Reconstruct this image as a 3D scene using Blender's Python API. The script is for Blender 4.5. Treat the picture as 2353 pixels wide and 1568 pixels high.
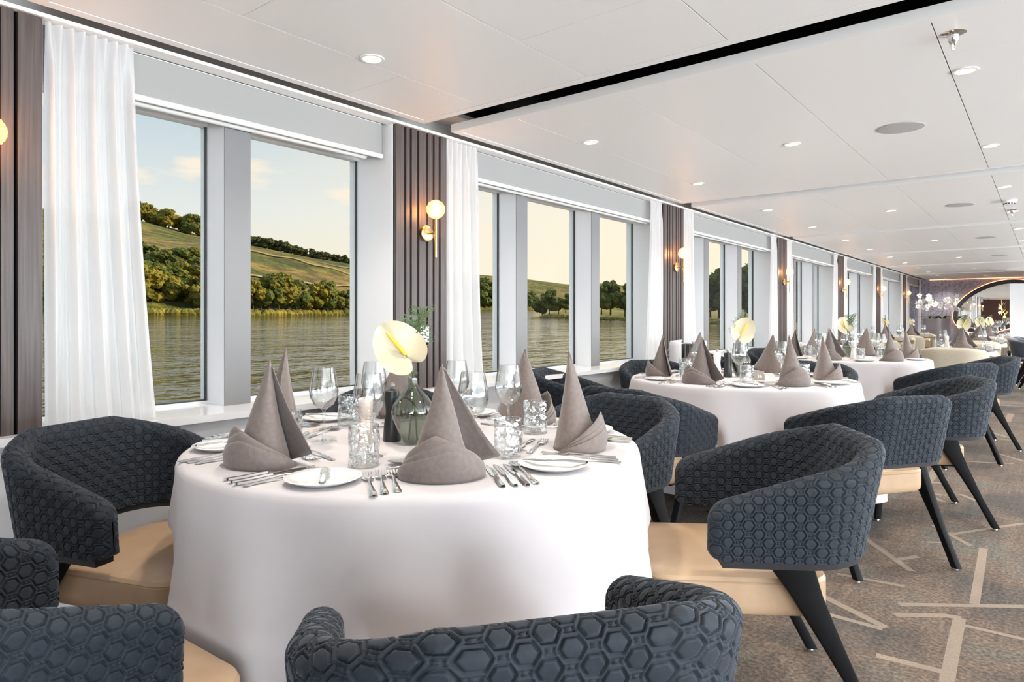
import bpy, math, random
import numpy as np
from mathutils import Vector, Matrix
for o in list(bpy.data.objects): bpy.data.objects.remove(o, do_unlink=True)
S = bpy.context.scene; C = S.collection
R_ = random.Random(7); PI = math.pi
# ------------------------------------------------------------------ camera
F_PX, CX, HY, EYE = 1540., 1176.5, 730., 1.12
YAW = math.atan((2407-CX)/F_PX)
cd = bpy.data.cameras.new('camera'); cam = bpy.data.objects.new('camera', cd); C.objects.link(cam)
cd.sensor_fit = 'HORIZONTAL'; cd.sensor_width = 36; cd.lens = 36*F_PX/2353.; cd.shift_y = -(784-HY)/2353.
cd.clip_start = .05; cd.clip_end = 4000
cam.location = (0, 0, EYE); cam.rotation_euler = (PI/2, 0, YAW); S.camera = cam
FW = np.array([-math.sin(YAW), math.cos(YAW)]); RT = np.array([math.cos(YAW), math.sin(YAW)])
def ray(x, zc):                       # ground position straight below pixel column x at camera depth zc
    return (FW+(x-CX)/F_PX*RT)*zc
def px(x, y, z=0.):                   # pixel on the horizontal plane z
    return ray(x, (EYE-z)*F_PX/(y-HY))
# ------------------------------------------------------------------ view and world
vs = S.view_settings; vs.view_transform = 'Standard'; vs.look = 'None'; vs.gamma = 1; vs.use_curve_mapping = False
vs.exposure = 1.75
W = bpy.data.worlds.new('sky'); S.world = W; W.use_nodes = True
wt = W.node_tree; wt.nodes.clear()
def N(t, typ, **k):
    n = t.nodes.new(typ)
    for a, b in k.items(): setattr(n, a, b)
    return n
def setup_world():
    t = wt; L = t.links.new
    out = N(t, 'ShaderNodeOutputWorld'); bg = N(t, 'ShaderNodeBackground'); L(bg.outputs[0], out.inputs[0])
    tc = N(t, 'ShaderNodeTexCoord'); sp = N(t, 'ShaderNodeSeparateXYZ'); L(tc.outputs['Generated'], sp.inputs[0])
    cr = N(t, 'ShaderNodeValToRGB'); L(sp.outputs[2], cr.inputs[0])
    e = cr.color_ramp.elements
    e[0].position = 0.0; e[0].color = (.90, .76, .56, 1)
    e[1].position = .6; e[1].color = (.50, .62, .73, 1)
    for p, c in ((.06, (.88, .79, .64)), (.15, (.76, .78, .76)), (.27, (.55, .64, .71))):
        q = e.new(p); q.color = (*c, 1)
    # warmer, brighter towards the low sun ahead of the ship
    mr = N(t, 'ShaderNodeMapRange'); L(sp.outputs[1], mr.inputs[0])
    mr.inputs[1].default_value = .45; mr.inputs[2].default_value = .95
    wm = N(t, 'ShaderNodeMix', data_type='RGBA'); L(mr.outputs[0], wm.inputs[0]); L(cr.outputs[0], wm.inputs[6]); wm.inputs[7].default_value = (1.0, .88, .68, 1)
    # clouds
    mp = N(t, 'ShaderNodeMapping'); L(tc.outputs['Generated'], mp.inputs[0]); mp.inputs['Scale'].default_value = (5, 5, 19); mp.inputs['Location'].default_value = (1.3, .55, .9)
    no = N(t, 'ShaderNodeTexNoise'); L(mp.outputs[0], no.inputs[0]); no.inputs['Scale'].default_value = 1.25; no.inputs['Detail'].default_value = 6; no.inputs['Roughness'].default_value = .55
    c2 = N(t, 'ShaderNodeValToRGB'); L(no.outputs[0], c2.inputs[0]); c2.color_ramp.elements[0].position = .55; c2.color_ramp.elements[1].position = .68
    c3 = N(t, 'ShaderNodeValToRGB'); L(sp.outputs[2], c3.inputs[0]); ee = c3.color_ramp.elements
    ee[0].position = .09; ee[0].color = (.15, .15, .15, 1); ee[1].position = .30; ee[1].color = (.25, .25, .25, 1); q = ee.new(.14); q.color = (1, 1, 1, 1); q = ee.new(.2); q.color = (.9, .9, .9, 1)
    mu = N(t, 'ShaderNodeMath', operation='MULTIPLY'); L(c2.outputs[0], mu.inputs[0]); L(c3.outputs[0], mu.inputs[1])
    mx = N(t, 'ShaderNodeMix', data_type='RGBA'); L(mu.outputs[0], mx.inputs[0]); L(wm.outputs[2], mx.inputs[6]); mx.inputs[7].default_value = (.98, .84, .68, 1)
    L(mx.outputs[2], bg.inputs[0]); bg.inputs[1].default_value = .325
setup_world()
sd = bpy.data.lights.new('sun', 'SUN'); sd.energy = 2.1; sd.angle = .01; sd.color = (1, .78, .44)
sun = bpy.data.objects.new('sun', sd); C.objects.link(sun)
sun.rotation_euler = Vector((-.62, -.70, -.34)).to_track_quat('-Z', 'Y').to_euler()
# fill lights added along the unseen starboard side, tilted up to brighten the ceiling
for i in range(5):
    ad = bpy.data.lights.new('starboard_fill', 'AREA'); ad.shape = 'RECTANGLE'; ad.size = 3.6; ad.size_y = 1.9; ad.energy = 180; ad.color = (.86, .94, 1)
    a = bpy.data.objects.new('starboard_fill', ad); C.objects.link(a)
    a.location = (5.28, -2.6+i*4.4, 1.0); a.rotation_euler = (0, PI/2, 0)
    a.rotation_euler = Vector((-1, 0, 1.1)).to_track_quat('-Z', 'Y').to_euler()
# fill light added out of view astern, brightens window reveals and ceiling
ad = bpy.data.lights.new('stern_fill', 'AREA'); ad.shape = 'RECTANGLE'; ad.size = 4.2; ad.size_y = 1.7; ad.energy = 58; ad.color = (.88, .95, 1)
a = bpy.data.objects.new('stern_fill', ad); C.objects.link(a); a.location = (3.0, -4.9, 1.15); a.rotation_euler = Vector((-.25, 1, .35)).to_track_quat('-Z', 'Y').to_euler()
# ------------------------------------------------------------------ materials
MATS = {}
def mat(name, col=(.8, .8, .8), rough=.5, metal=0, **k):
    m = bpy.data.materials.new(name); m.use_nodes = True
    b = m.node_tree.nodes['Principled BSDF']
    b.inputs['Base Color'].default_value = (*col, 1); b.inputs['Roughness'].default_value = rough; b.inputs['Metallic'].default_value = metal
    for a, v in k.items(): b.inputs[a.replace('_', ' ')].default_value = v
    MATS[name] = m; return m
def bsdf(m): return m.node_tree.nodes['Principled BSDF']
def noisy(m, c1, c2, scale, stretch=(1, 1, 1), bump=0., detail=4, lo=.35, hi=.65, dist=.002):
    t = m.node_tree; L = t.links.new
    tc = N(t, 'ShaderNodeTexCoord'); mp = N(t, 'ShaderNodeMapping'); L(tc.outputs['Object'], mp.inputs[0]); mp.inputs['Scale'].default_value = stretch
    no = N(t, 'ShaderNodeTexNoise'); L(mp.outputs[0], no.inputs[0]); no.inputs['Scale'].default_value = scale; no.inputs['Detail'].default_value = detail
    cr = N(t, 'ShaderNodeValToRGB'); L(no.outputs[0], cr.inputs[0])
    cr.color_ramp.elements[0].position = lo; cr.color_ramp.elements[0].color = (*c1, 1); cr.color_ramp.elements[1].position = hi; cr.color_ramp.elements[1].color = (*c2, 1)
    L(cr.outputs[0], bsdf(m).inputs['Base Color'])
    if bump:
        bp = N(t, 'ShaderNodeBump'); bp.inputs['Strength'].default_value = bump; bp.inputs['Distance'].default_value = dist
        L(no.outputs[0], bp.inputs['Height']); L(bp.outputs[0], bsdf(m).inputs['Normal'])
    return m
M = MATS
mat('white_paint', (.86, .85, .84), .35); mat('ceiling_white', (.88, .865, .85), .45); mat('wall_white', (.74, .735, .75), .4)
mat('reveal_white', (.93, .93, .94), .35); mat('sill_white', (.86, .86, .87), .12); mat('mullion_white', (.92, .915, .93), .4); mat('mullion_shade', (.20, .197, .20), .5)
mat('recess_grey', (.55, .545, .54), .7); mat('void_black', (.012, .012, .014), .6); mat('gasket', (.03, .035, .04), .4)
noisy(mat('slat_wood', rough=.45), (.062, .046, .042), (.10, .078, .071), 9, (12, 12, .35), .15)
mat('slat_gap', (.003, .003, .004), .8, Specular_IOR_Level=.05)
mat('brass', (.72, .53, .26), .28, 1); mat('gold_edge', (.85, .62, .26), .25, 1); mat('chrome', (.75, .75, .76), .12, 1)
mat('silver', (.82, .81, .80), .1, 1); mat('black_leg', (.004, .004, .0045), .6, Specular_IOR_Level=.15); mat('black_trim', (.012, .012, .014), .6)
noisy(mat('velvet', rough=.75, Sheen_Weight=.42, Sheen_Roughness=.3), (.0070, .0120, .0195), (.0105, .0175, .027), 60)
bsdf(M['velvet']).inputs['Sheen Tint'].default_value = (.42, .47, .54, 1)
noisy(mat('plain_blue', rough=.8, Sheen_Weight=.3), (.018, .024, .04), (.03, .04, .06), 200)
noisy(mat('beige_fabric', rough=.8, Sheen_Weight=.2), (.40, .35, .265), (.48, .42, .33), 150, bump=.2)
noisy(mat('leather', rough=.38), (.43, .29, .18), (.48, .335, .21), 12, bump=.04)
noisy(mat('cloth', rough=.75, Sheen_Weight=.15), (.525, .495, .505), (.56, .53, .54), 5)
noisy(mat('napkin_cloth', rough=.7, Sheen_Weight=.25), (.135, .107, .095), (.165, .131, .117), 90, bump=.08)
mat('porcelain', (.74, .73, .72), .12); mat('mill_black', (.02, .02, .022), .35); mat('mill_white', (.85, .82, .78), .4); mat('mill_beige', (.72, .58, .48), .4)
mat('knob_grey', (.4, .38, .36), .3, .6)
mat('spathe', (.50, .445, .31), .35, Subsurface_Weight=.15); mat('spadix', (.85, .55, .04), .5); mat('spadix_tip', (.35, .45, .05), .5); mat('stem_green', (.12, .18, .03), .45)
noisy(mat('fern', rough=.5), (.035, .07, .02), (.08, .13, .04), 30)
mat('card_grey', (.30, .26, .24), .6); mat('card_white', (.88, .87, .86), .5); mat('ink', (.02, .02, .02), .6); mat('card_print', (.80, .79, .78), .5)
mat('blind', (.33, .323, .312), .8); mat('blind_rail', (.82, .82, .80), .35); mat('towel', (.85, .84, .85), .8)
mat('speaker_grey', (.45, .43, .44), .7); mat('plastic_white', (.88, .88, .87), .3)
mat('mirror', (.92, .92, .90), .0, 1); mat('mirror_frame', (.05, .045, .055), .5)
mat('pot_stone', (.30, .265, .28), .35, .1); mat('petal', (.90, .88, .88), .5, Subsurface_Weight=.1); mat('petal_heart', (.35, .34, .45), .5)
noisy(mat('wine_wall', rough=.6), (.05, .014, .012), (.08, .024, .02), 40); mat('slate_top', (.10, .105, .115), .25)
def emis(name, col, st):
    m = mat(name, col, .4); b = bsdf(m); b.inputs['Emission Color'].default_value = (*col, 1); b.inputs['Emission Strength'].default_value = st; return m
emis('lens', (1, .72, .34), .95); emis('filament', (1, .62, .22), 9); emis('led_orange', (1, .42, .20), 1.0); emis('bulb_gold', (1, .55, .12), 4)
def thin_glass(name, tint, edge=.55, rough=0., bump=0., bscale=60, base=.04, power=2.2, dark=.75):
    m = bpy.data.materials.new(name); m.use_nodes = True; t = m.node_tree; t.nodes.clear(); L = t.links.new
    out = N(t, 'ShaderNodeOutputMaterial'); tr = N(t, 'ShaderNodeBsdfTransparent'); tr.inputs[0].default_value = (*tint, 1)
    gl = N(t, 'ShaderNodeBsdfGlossy'); gl.inputs['Roughness'].default_value = rough; gl.inputs[0].default_value = (1, 1, 1, 1)
    lw = N(t, 'ShaderNodeLayerWeight'); lw.inputs[0].default_value = .35
    mr = N(t, 'ShaderNodeMapRange'); L(lw.outputs['Facing'], mr.inputs[0]); mr.inputs[1].default_value = .0; mr.inputs[2].default_value = 1
    pw = N(t, 'ShaderNodeMath', operation='POWER'); L(mr.outputs[0], pw.inputs[0]); pw.inputs[1].default_value = power
    tm = N(t, 'ShaderNodeMix', data_type='RGBA'); L(pw.outputs[0], tm.inputs[0]); tm.inputs[6].default_value = (*tint, 1); tm.inputs[7].default_value = tuple(c*dark for c in tint)+(1,); L(tm.outputs[2], tr.inputs[0])
    ma = N(t, 'ShaderNodeMath', operation='MULTIPLY_ADD'); L(pw.outputs[0], ma.inputs[0]); ma.inputs[1].default_value = edge; ma.inputs[2].default_value = base
    mx = N(t, 'ShaderNodeMixShader'); L(ma.outputs[0], mx.inputs[0]); L(tr.outputs[0], mx.inputs[1]); L(gl.outputs[0], mx.inputs[2]); L(mx.outputs[0], out.inputs[0])
    if bump:
        tc = N(t, 'ShaderNodeTexCoord'); no = N(t, 'ShaderNodeTexNoise'); L(tc.outputs['Object'], no.inputs[0]); no.inputs['Scale'].default_value = bscale; no.inputs['Detail'].default_value = 1
        bp = N(t, 'ShaderNodeBump'); bp.inputs['Strength'].default_value = bump; bp.inputs['Distance'].default_value = .012; L(no.outputs[0], bp.inputs['Height'])
        L(bp.outputs[0], gl.inputs['Normal']); L(bp.outputs[0], lw.inputs['Normal'])
    MATS[name] = m; return m
thin_glass('pane_glass', (.975, .99, .985), .6, base=.0, power=5, dark=1)
thin_glass('glass', (.965, .975, .975), .8, base=.07, power=1.9, dark=.55); thin_glass('tumbler_glass', (.94, .955, .955), .9, .02, .9, 45, base=.09, power=1.8, dark=.6)
thin_glass('smoke_glass', (.74, .77, .73), .8, base=.07, dark=.4); thin_glass('vase_water', (.78, .80, .77), .4, base=.03)
def globe_glass():
    m = bpy.data.materials.new('globe_glass'); m.use_nodes = True; t = m.node_tree; t.nodes.clear(); L = t.links.new
    out = N(t, 'ShaderNodeOutputMaterial'); tr = N(t, 'ShaderNodeBsdfTransparent'); tr.inputs[0].default_value = (1, .93, .88, 1)
    tl = N(t, 'ShaderNodeBsdfTranslucent'); tl.inputs[0].default_value = (.95, .72, .60, 1); gl = N(t, 'ShaderNodeBsdfGlossy'); gl.inputs['Roughness'].default_value = .05
    a = N(t, 'ShaderNodeMixShader'); a.inputs[0].default_value = .18; L(tr.outputs[0], a.inputs[1]); L(tl.outputs[0], a.inputs[2])
    b = N(t, 'ShaderNodeMixShader'); b.inputs[0].default_value = .16; L(a.outputs[0], b.inputs[1]); L(gl.outputs[0], b.inputs[2]); L(b.outputs[0], out.inputs[0]); MATS['globe_glass'] = m
globe_glass()
def sheer():
    m = bpy.data.materials.new('sheer'); m.use_nodes = True; t = m.node_tree; t.nodes.clear(); L = t.links.new
    out = N(t, 'ShaderNodeOutputMaterial'); d = N(t, 'ShaderNodeBsdfDiffuse'); d.inputs[0].default_value = (.90, .89, .89, 1)
    tl = N(t, 'ShaderNodeBsdfTranslucent'); tl.inputs[0].default_value = (.90, .89, .88, 1); tr = N(t, 'ShaderNodeBsdfTransparent')
    a = N(t, 'ShaderNodeMixShader'); a.inputs[0].default_value = .5; L(d.outputs[0], a.inputs[1]); L(tl.outputs[0], a.inputs[2])
    b = N(t, 'ShaderNodeMixShader'); b.inputs[0].default_value = .10; L(a.outputs[0], b.inputs[1]); L(tr.outputs[0], b.inputs[2]); L(b.outputs[0], out.inputs[0])
    MATS['sheer'] = m
sheer()
def mosaic():
    m = mat('mosaic', rough=.25); t = m.node_tree; L = t.links.new
    tc = N(t, 'ShaderNodeTexCoord'); sp = N(t, 'ShaderNodeSeparateXYZ'); L(tc.outputs['Object'], sp.inputs[0]); cb = N(t, 'ShaderNodeCombineXYZ'); L(sp.outputs[0], cb.inputs[0]); L(sp.outputs[2], cb.inputs[1])
    br = N(t, 'ShaderNodeTexBrick'); L(cb.outputs[0], br.inputs[0]); br.offset = 0; br.inputs['Scale'].default_value = 1; br.inputs['Brick Width'].default_value = .03; br.inputs['Row Height'].default_value = .03
    br.inputs['Mortar Size'].default_value = .003; br.inputs['Color1'].default_value = (.16, .16, .25, 1); br.inputs['Color2'].default_value = (.42, .41, .54, 1); br.inputs['Mortar'].default_value = (.42, .40, .44, 1)
    L(br.outputs[0], bsdf(m).inputs['Base Color'])
mosaic()
# carpet with its woven stripes: each stripe is a segment of the pattern lying on the floor (metres)
PXSEG = [((1957,1216),(2095,1313),.030),((2143,1207),(2230,1254),.028),((2186,1228),(2353,1203),.026),((2260,1260),(2239,1389),.034),((2066,1389),(2400,1395),.030),
 ((2055,1413),(2174,1415),.034),((2165,1414),(2210,1421),.034),((2205,1421),(2174,1575),.040),((2213,1437),(2400,1480),.024),((2013,1506),(2174,1546),.032),
 ((1870,1360),(2037,1443),.034),((1860,1400),(2028,1446),.028),((1924,1319),(2079,1348),.024),((2062,1286),(2110,1279),.03),((2130,1246),(2189,1248),.02),
 ((2124,1133),(2169,1154),.03),((2207,1136),(2243,1151),.03),((2013,1118),(2067,1122),.03),((2106,1110),(2171,1110),.03),((1984,1168),(1955,1205),.045),
 ((2112,1130),(2175,1139),.025),((1594,1528),(1660,1575),.035),((2130,1109),(2153,1078),.06),((2315,970),(2323,951),.06),((2287,1041),(2400,1074),.03),
 ((2271,992),(2316,1005),.03),((2233,1005),(2400,1018),.03),((2200,1060),(2330,1066),.025),((1560,1130),(1640,1142),.03),((2250,930),(2353,934),.035)]
def carpet():
    m = mat('carpet', rough=.95); t = m.node_tree; L = t.links.new
    ge = N(t, 'ShaderNodeTexCoord'); P = ge.outputs['Object']
    def noise(scale, st, detail=4, loc=(0, 0, 0), rot=0):
        mp = N(t, 'ShaderNodeMapping'); L(P, mp.inputs[0]); mp.inputs['Scale'].default_value = st; mp.inputs['Location'].default_value = loc; mp.inputs['Rotation'].default_value = (0, 0, rot)
        no = N(t, 'ShaderNodeTexNoise'); L(mp.outputs[0], no.inputs[0]); no.inputs['Scale'].default_value = scale; no.inputs['Detail'].default_value = detail; return no.outputs[0]
    def ramp(inp, stops):
        cr = N(t, 'ShaderNodeValToRGB'); L(inp, cr.inputs[0]); e = cr.color_ramp.elements
        e[0].position, e[0].color = stops[0][0], (*stops[0][1], 1); e[1].position, e[1].color = stops[-1][0], (*stops[-1][1], 1)
        for p, c in stops[1:-1]: q = e.new(p); q.color = (*c, 1)
        return cr.outputs[0]
    def mix(f, a, b, mode='MIX'):
        x = N(t, 'ShaderNodeMix', data_type='RGBA', blend_type=mode)
        if isinstance(f, float): x.inputs[0].default_value = f
        else: L(f, x.inputs[0])
        L(a, x.inputs[6]); L(b, x.inputs[7]); return x.outputs[2]
    base = ramp(noise(1.7, (1, 1, 1), 6), [(.36, (.088, .078, .069)), (.5, (.155, .116, .088)), (.64, (.132, .124, .104))])
    st1 = ramp(noise(3, (9, .7, 1), 5, rot=.3), [(.34, (.86, .85, .86)), (.66, (1.10, 1.08, 1.06))])
    st2 = ramp(noise(3, (.7, 8, 1), 5, (3, 1, 0), .25), [(.34, (.88, .87, .88)), (.66, (1.10, 1.08, 1.06))])
    fine = ramp(noise(75, (1, 1, 1), 4), [(.34, (.58, .57, .56)), (.5, (1, 1, 1)), (.66, (1.5, 1.48, 1.45))])
    col = mix(1., mix(1., mix(1., base, st1, 'MULTIPLY'), st2, 'MULTIPLY'), fine, 'MULTIPLY')
    sp = N(t, 'ShaderNodeSeparateXYZ'); L(P, sp.inputs[0])
    def mth(op, a, b=None, c=None):
        n = N(t, 'ShaderNodeMath', operation=op)
        for i, v in enumerate((a, b, c)):
            if v is None: continue
            if isinstance(v, (int, float)): n.inputs[i].default_value = float(v)
            else: L(v, n.inputs[i])
        return n.outputs[0]
    segs = [(px(*a), px(*b), w) for a, b, w in PXSEG]
    for i in range(14):
        p = np.array([R_.uniform(.2, 4.5), R_.uniform(-3, 18)]); an = R_.choice([0, .3, 1.2, 1.5, 2.1])+R_.uniform(-.1, .1)
        segs.append((p, p+np.array([math.cos(an), math.sin(an)])*R_.uniform(.4, 1.1), .03))
    tot = None
    for a, b, w in segs:
        d = b-a; ln = float(np.hypot(*d)); d = d/ln; m0 = (a+b)/2
        u = mth('MULTIPLY_ADD', sp.outputs[0], float(d[0]), mth('MULTIPLY_ADD', sp.outputs[1], float(d[1]), float(-(m0@d))))
        v = mth('MULTIPLY_ADD', sp.outputs[0], float(-d[1]), mth('MULTIPLY_ADD', sp.outputs[1], float(d[0]), float(m0[0]*d[1]-m0[1]*d[0])))
        k = mth('MULTIPLY', mth('LESS_THAN', mth('ABSOLUTE', u), ln/2), mth('LESS_THAN', mth('ABSOLUTE', v), w/2))
        tot = k if tot is None else mth('MAXIMUM', tot, k)
    line = ramp(fine if False else noise(140, (1, 1, 1), 2), [(.3, (.25, .195, .15)), (.7, (.32, .255, .20))])
    res = mix(tot, col, line); L(res, bsdf(m).inputs['Base Color'])
    bp = N(t, 'ShaderNodeBump'); bp.inputs['Strength'].default_value = .5; bp.inputs['Distance'].default_value = .003; L(noise(220, (1, 1, 1), 1), bp.inputs['Height']); L(bp.outputs[0], bsdf(m).inputs['Normal'])
carpet()
# ------------------------------------------------------------------ mesh helpers
class MB:
    def __init__(s): s.v = []; s.f = []
    def add(s, v, f):
        o = len(s.v); s.v += [tuple(map(float, p)) for p in v]; s.f += [tuple(i+o for i in q) for q in f]; return s
    def box(s, x0, x1, y0, y1, z0, z1):
        return s.add([(x0,y0,z0),(x1,y0,z0),(x1,y1,z0),(x0,y1,z0),(x0,y0,z1),(x1,y0,z1),(x1,y1,z1),(x0,y1,z1)], [(3,2,1,0),(4,5,6,7),(0,1,5,4),(1,2,6,5),(2,3,7,6),(3,0,4,7)])
    def lathe(s, prof, n=32, c=(0, 0, 0), cap=(False, False), sx=1, sy=1):
        v = [(c[0]+sx*r*math.cos(2*PI*i/n), c[1]+sy*r*math.sin(2*PI*i/n), c[2]+z) for r, z in prof for i in range(n)]
        f = [(k*n+i, k*n+(i+1) % n, (k+1)*n+(i+1) % n, (k+1)*n+i) for k in range(len(prof)-1) for i in range(n)]
        if cap[0]: f.append(tuple(reversed(range(n))))
        if cap[1]: f.append(tuple(range((len(prof)-1)*n, len(prof)*n)))
        return s.add(v, f)
    def tube(s, pts, rad, n=8, caps=True):
        P = [Vector(p) for p in pts]; rad = rad if isinstance(rad, (list, tuple)) else [rad]*len(P); v = []
        t0 = (P[1]-P[0]).normalized(); up = Vector((0, 0, 1)) if abs(t0.z) < .9 else Vector((1, 0, 0)); a = t0.cross(up).normalized()
        for i, p in enumerate(P):
            t = (P[min(i+1, len(P)-1)]-P[max(i-1, 0)]).normalized(); a = (a-t*a.dot(t)).normalized(); b = t.cross(a)
            v += [tuple(p+(a*math.cos(2*PI*k/n)+b*math.sin(2*PI*k/n))*rad[i]) for k in range(n)]
        f = [(k*n+i, k*n+(i+1) % n, (k+1)*n+(i+1) % n, (k+1)*n+i) for k in range(len(P)-1) for i in range(n)]
        if caps: f += [tuple(reversed(range(n))), tuple(range((len(P)-1)*n, len(P)*n))]
        return s.add(v, f)
    def grid(s, fn, nu, nv, closeu=False):
        v = [fn(i/(nu if closeu else nu-1), j/(nv-1)) for j in range(nv) for i in range(nu)]
        f = [(j*nu+i, j*nu+(i+1) % nu, (j+1)*nu+(i+1) % nu, (j+1)*nu+i) for j in range(nv-1) for i in range(nu if closeu else nu-1)]
        return s.add(v, f)
    def loft(s, rings, cap=True):
        n = len(rings[0]); v = [p for r in rings for p in r]
        f = [(k*n+i, k*n+(i+1) % n, (k+1)*n+(i+1) % n, (k+1)*n+i) for k in range(len(rings)-1) for i in range(n)]
        if cap: f += [tuple(reversed(range(n))), tuple(range((len(rings)-1)*n, len(rings)*n))]
        return s.add(v, f)
    def mesh(s, name, m, smooth=True, angle=40):
        me = bpy.data.meshes.new(name); me.from_pydata(s.v, [], s.f); me.materials.append(M[m] if isinstance(m, str) else m)
        if smooth:
            me.shade_smooth(); me.set_sharp_from_angle(angle=math.radians(angle))
        me.update(); return me
def obj(name, me, parent=None, loc=(0, 0, 0), rot=(0, 0, 0), scale=(1, 1, 1)):
    o = bpy.data.objects.new(name, me); C.objects.link(o); o.location = loc; o.rotation_euler = rot; o.scale = scale
    if parent: o.parent = parent
    return o
def tag(o, label, cat, group=None):
    o['label'] = label; o['category'] = cat
    if group: o['group'] = group
    return o
def thing(name, label, cat, loc=(0, 0, 0), rotz=0, group=None, scale=1):
    return tag(obj(name, None, None, loc, (0, 0, rotz), (scale,)*3), label, cat, group)
def struct(name, me, parent=None, loc=(0, 0, 0)):
    o = obj(name, me, parent, loc)
    if not parent: o['kind'] = 'structure'
    return o
def bx(name, m, *b): return MB().box(*b).mesh(name, m, False)
def rrect(hx, hy, r, n=5):            # rounded rectangle outline, counter-clockwise
    return [(sx*(hx-r)+r*math.cos(a0+k*PI/2/n), sy*(hy-r)+r*math.sin(a0+k*PI/2/n)) for sx, sy, a0 in ((1,1,0),(-1,1,PI/2),(-1,-1,PI),(1,-1,1.5*PI)) for k in range(n+1)]
# ------------------------------------------------------------------ the room
XP = -2.68; XG = -3.0; XM = -2.84; ZS = .73; ZC = 2.145; YE = 21.3; XR = 5.35; YB = -5.0
floor = struct('floor', MB().add([(-3.05,YB,0),(XR,YB,0),(XR,YE,0),(-3.05,YE,0)], [(0,1,2,3)]).mesh('floor', 'carpet', False))
PIL = [(.405, .785), (2.375, 2.751), (5.533, 5.937)]+[(8.78+3.17*i, 9.14+3.17*i) for i in range(4)]
wl = struct('wall_left', bx('wall_left', 'wall_white', -3.06, -2.66, YB, YE, 0, .70))
struct('window_sill', bx('window_sill', 'sill_white', -3.02, -2.62, YB, YE, .702, ZS), wl)
struct('window_head', bx('window_head', 'wall_white', -3.06, -2.93, YB, YE, 2.0, 2.34), wl)
struct('curtain_rail', bx('curtain_rail', 'white_paint', -2.74, -2.665, YB, YE, 2.143, 2.156), wl)
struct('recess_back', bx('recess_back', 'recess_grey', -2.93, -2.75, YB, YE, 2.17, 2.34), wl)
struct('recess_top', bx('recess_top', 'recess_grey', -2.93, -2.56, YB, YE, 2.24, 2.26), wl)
slw = [.40, .19, .29, .39, .25, .24, .35]; gapw = .115; tw = sum(slw)+6*gapw
for i, (a, b) in enumerate(PIL):
    p = struct('pillar', bx('pillar', 'reveal_white', -3.055, XP-.022, a-.008, b+.008, ZS, 2.16), wl)
    struct('pillar_backing', bx('pillar_backing', 'slat_gap', XP-.022, XP-.014, a, b, ZS-.0, 2.143), wl)
    y = a; sc = (b-a)/tw; W7 = slw if i != 0 else [.35, .40, .35, .35, .35, .30, .61]; g7 = gapw
    sc = (b-a)/(sum(W7)+6*g7)
    for w in W7:
        struct('slat', bx('slat', 'slat_wood', XP-.014, XP+.004, y, y+w*sc, ZS, 2.142), p); y += (w+g7)*sc
# windows: panes, mullions, gaskets, blinds per bay
def window_bay(n, a, b, panes):
    wd = struct('window_%d' % n, bx('window_frame', 'white_paint', XG-.03, XG+.02, a, b, ZS, ZS+.012))
    w = (b-a-(panes-1)*.128)/panes; y = a
    for k in range(panes):
        struct('pane', bx('pane', 'pane_glass', XG-.003, XG+.003, y, y+w, ZS+.01, 2.0), wd)
        for yy in (y+.001, y+w-.009): struct('gasket', bx('gasket', 'gasket', XG, XG+.012, yy, yy+.008, ZS+.012, 2.0), wd)
        struct('gasket', bx('gasket', 'gasket', XG, XG+.01, y, y+w, ZS+.012, ZS+.018), wd)
        struct('head_frame', bx('head_frame', 'white_paint', XG-.02, XG+.03, y, y+w, 1.985, 2.0), wd)
        y += w
        if k < panes-1:
            struct('mullion', bx('mullion', 'mullion_white', XG-.05, XM, y+.002, y+.126, ZS, 2.02), wd); struct('mullion_shaded_face', bx('mullion_shaded_face', 'mullion_shade', XM, XM+.004, y+.002, y+.126, ZS, 2.02), wd); y += .128  # backlit shade of the room-facing side is painted in as dark grey
BAYS = [(.793, 2.367, 2)]+[(PIL[i][1]+.008, PIL[i+1][0]-.008, 3) for i in range(1, 6)]+[(PIL[6][1]+.008, 21.2, 3)]
window_bay(1, *BAYS[0])
for i, b in enumerate(BAYS[1:]): window_bay(i+2, *b)
window_bay(9, -2.2, .397, 3)
ORD = ['first', 'second', 'third', 'fourth', 'fifth', 'sixth', 'seventh', 'eighth', 'ninth']
def blind(n, a, b):
    t = thing('roller_blind', 'raised pale grey roller blind above the %s window from the left' % ORD[n], 'blind', (-2.752, (a+b)/2, 1.96), 0, 'roller blinds')
    h = (b-a)/2-.03
    obj('blind_fabric', bx('blind_fabric', 'blind', -.004, .004, -h, h, .02, .18), t)
    obj('bottom_rail', MB().tube([(.004, -h, .012), (.004, h, .012)], .013, 10).mesh('bottom_rail', 'blind_rail'), t)
    obj('roller_tube', MB().tube([(-.06, -h+.02, .02), (-.06, h-.06, .02)], .024, 12).mesh('roller_tube', 'blind_rail'), t)
    obj('head_box', bx('head_box', 'white_paint', -.02, .0, -h, h, .17, .184), t)
for i, b in enumerate(BAYS): blind(i, b[0], b[1])
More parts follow.
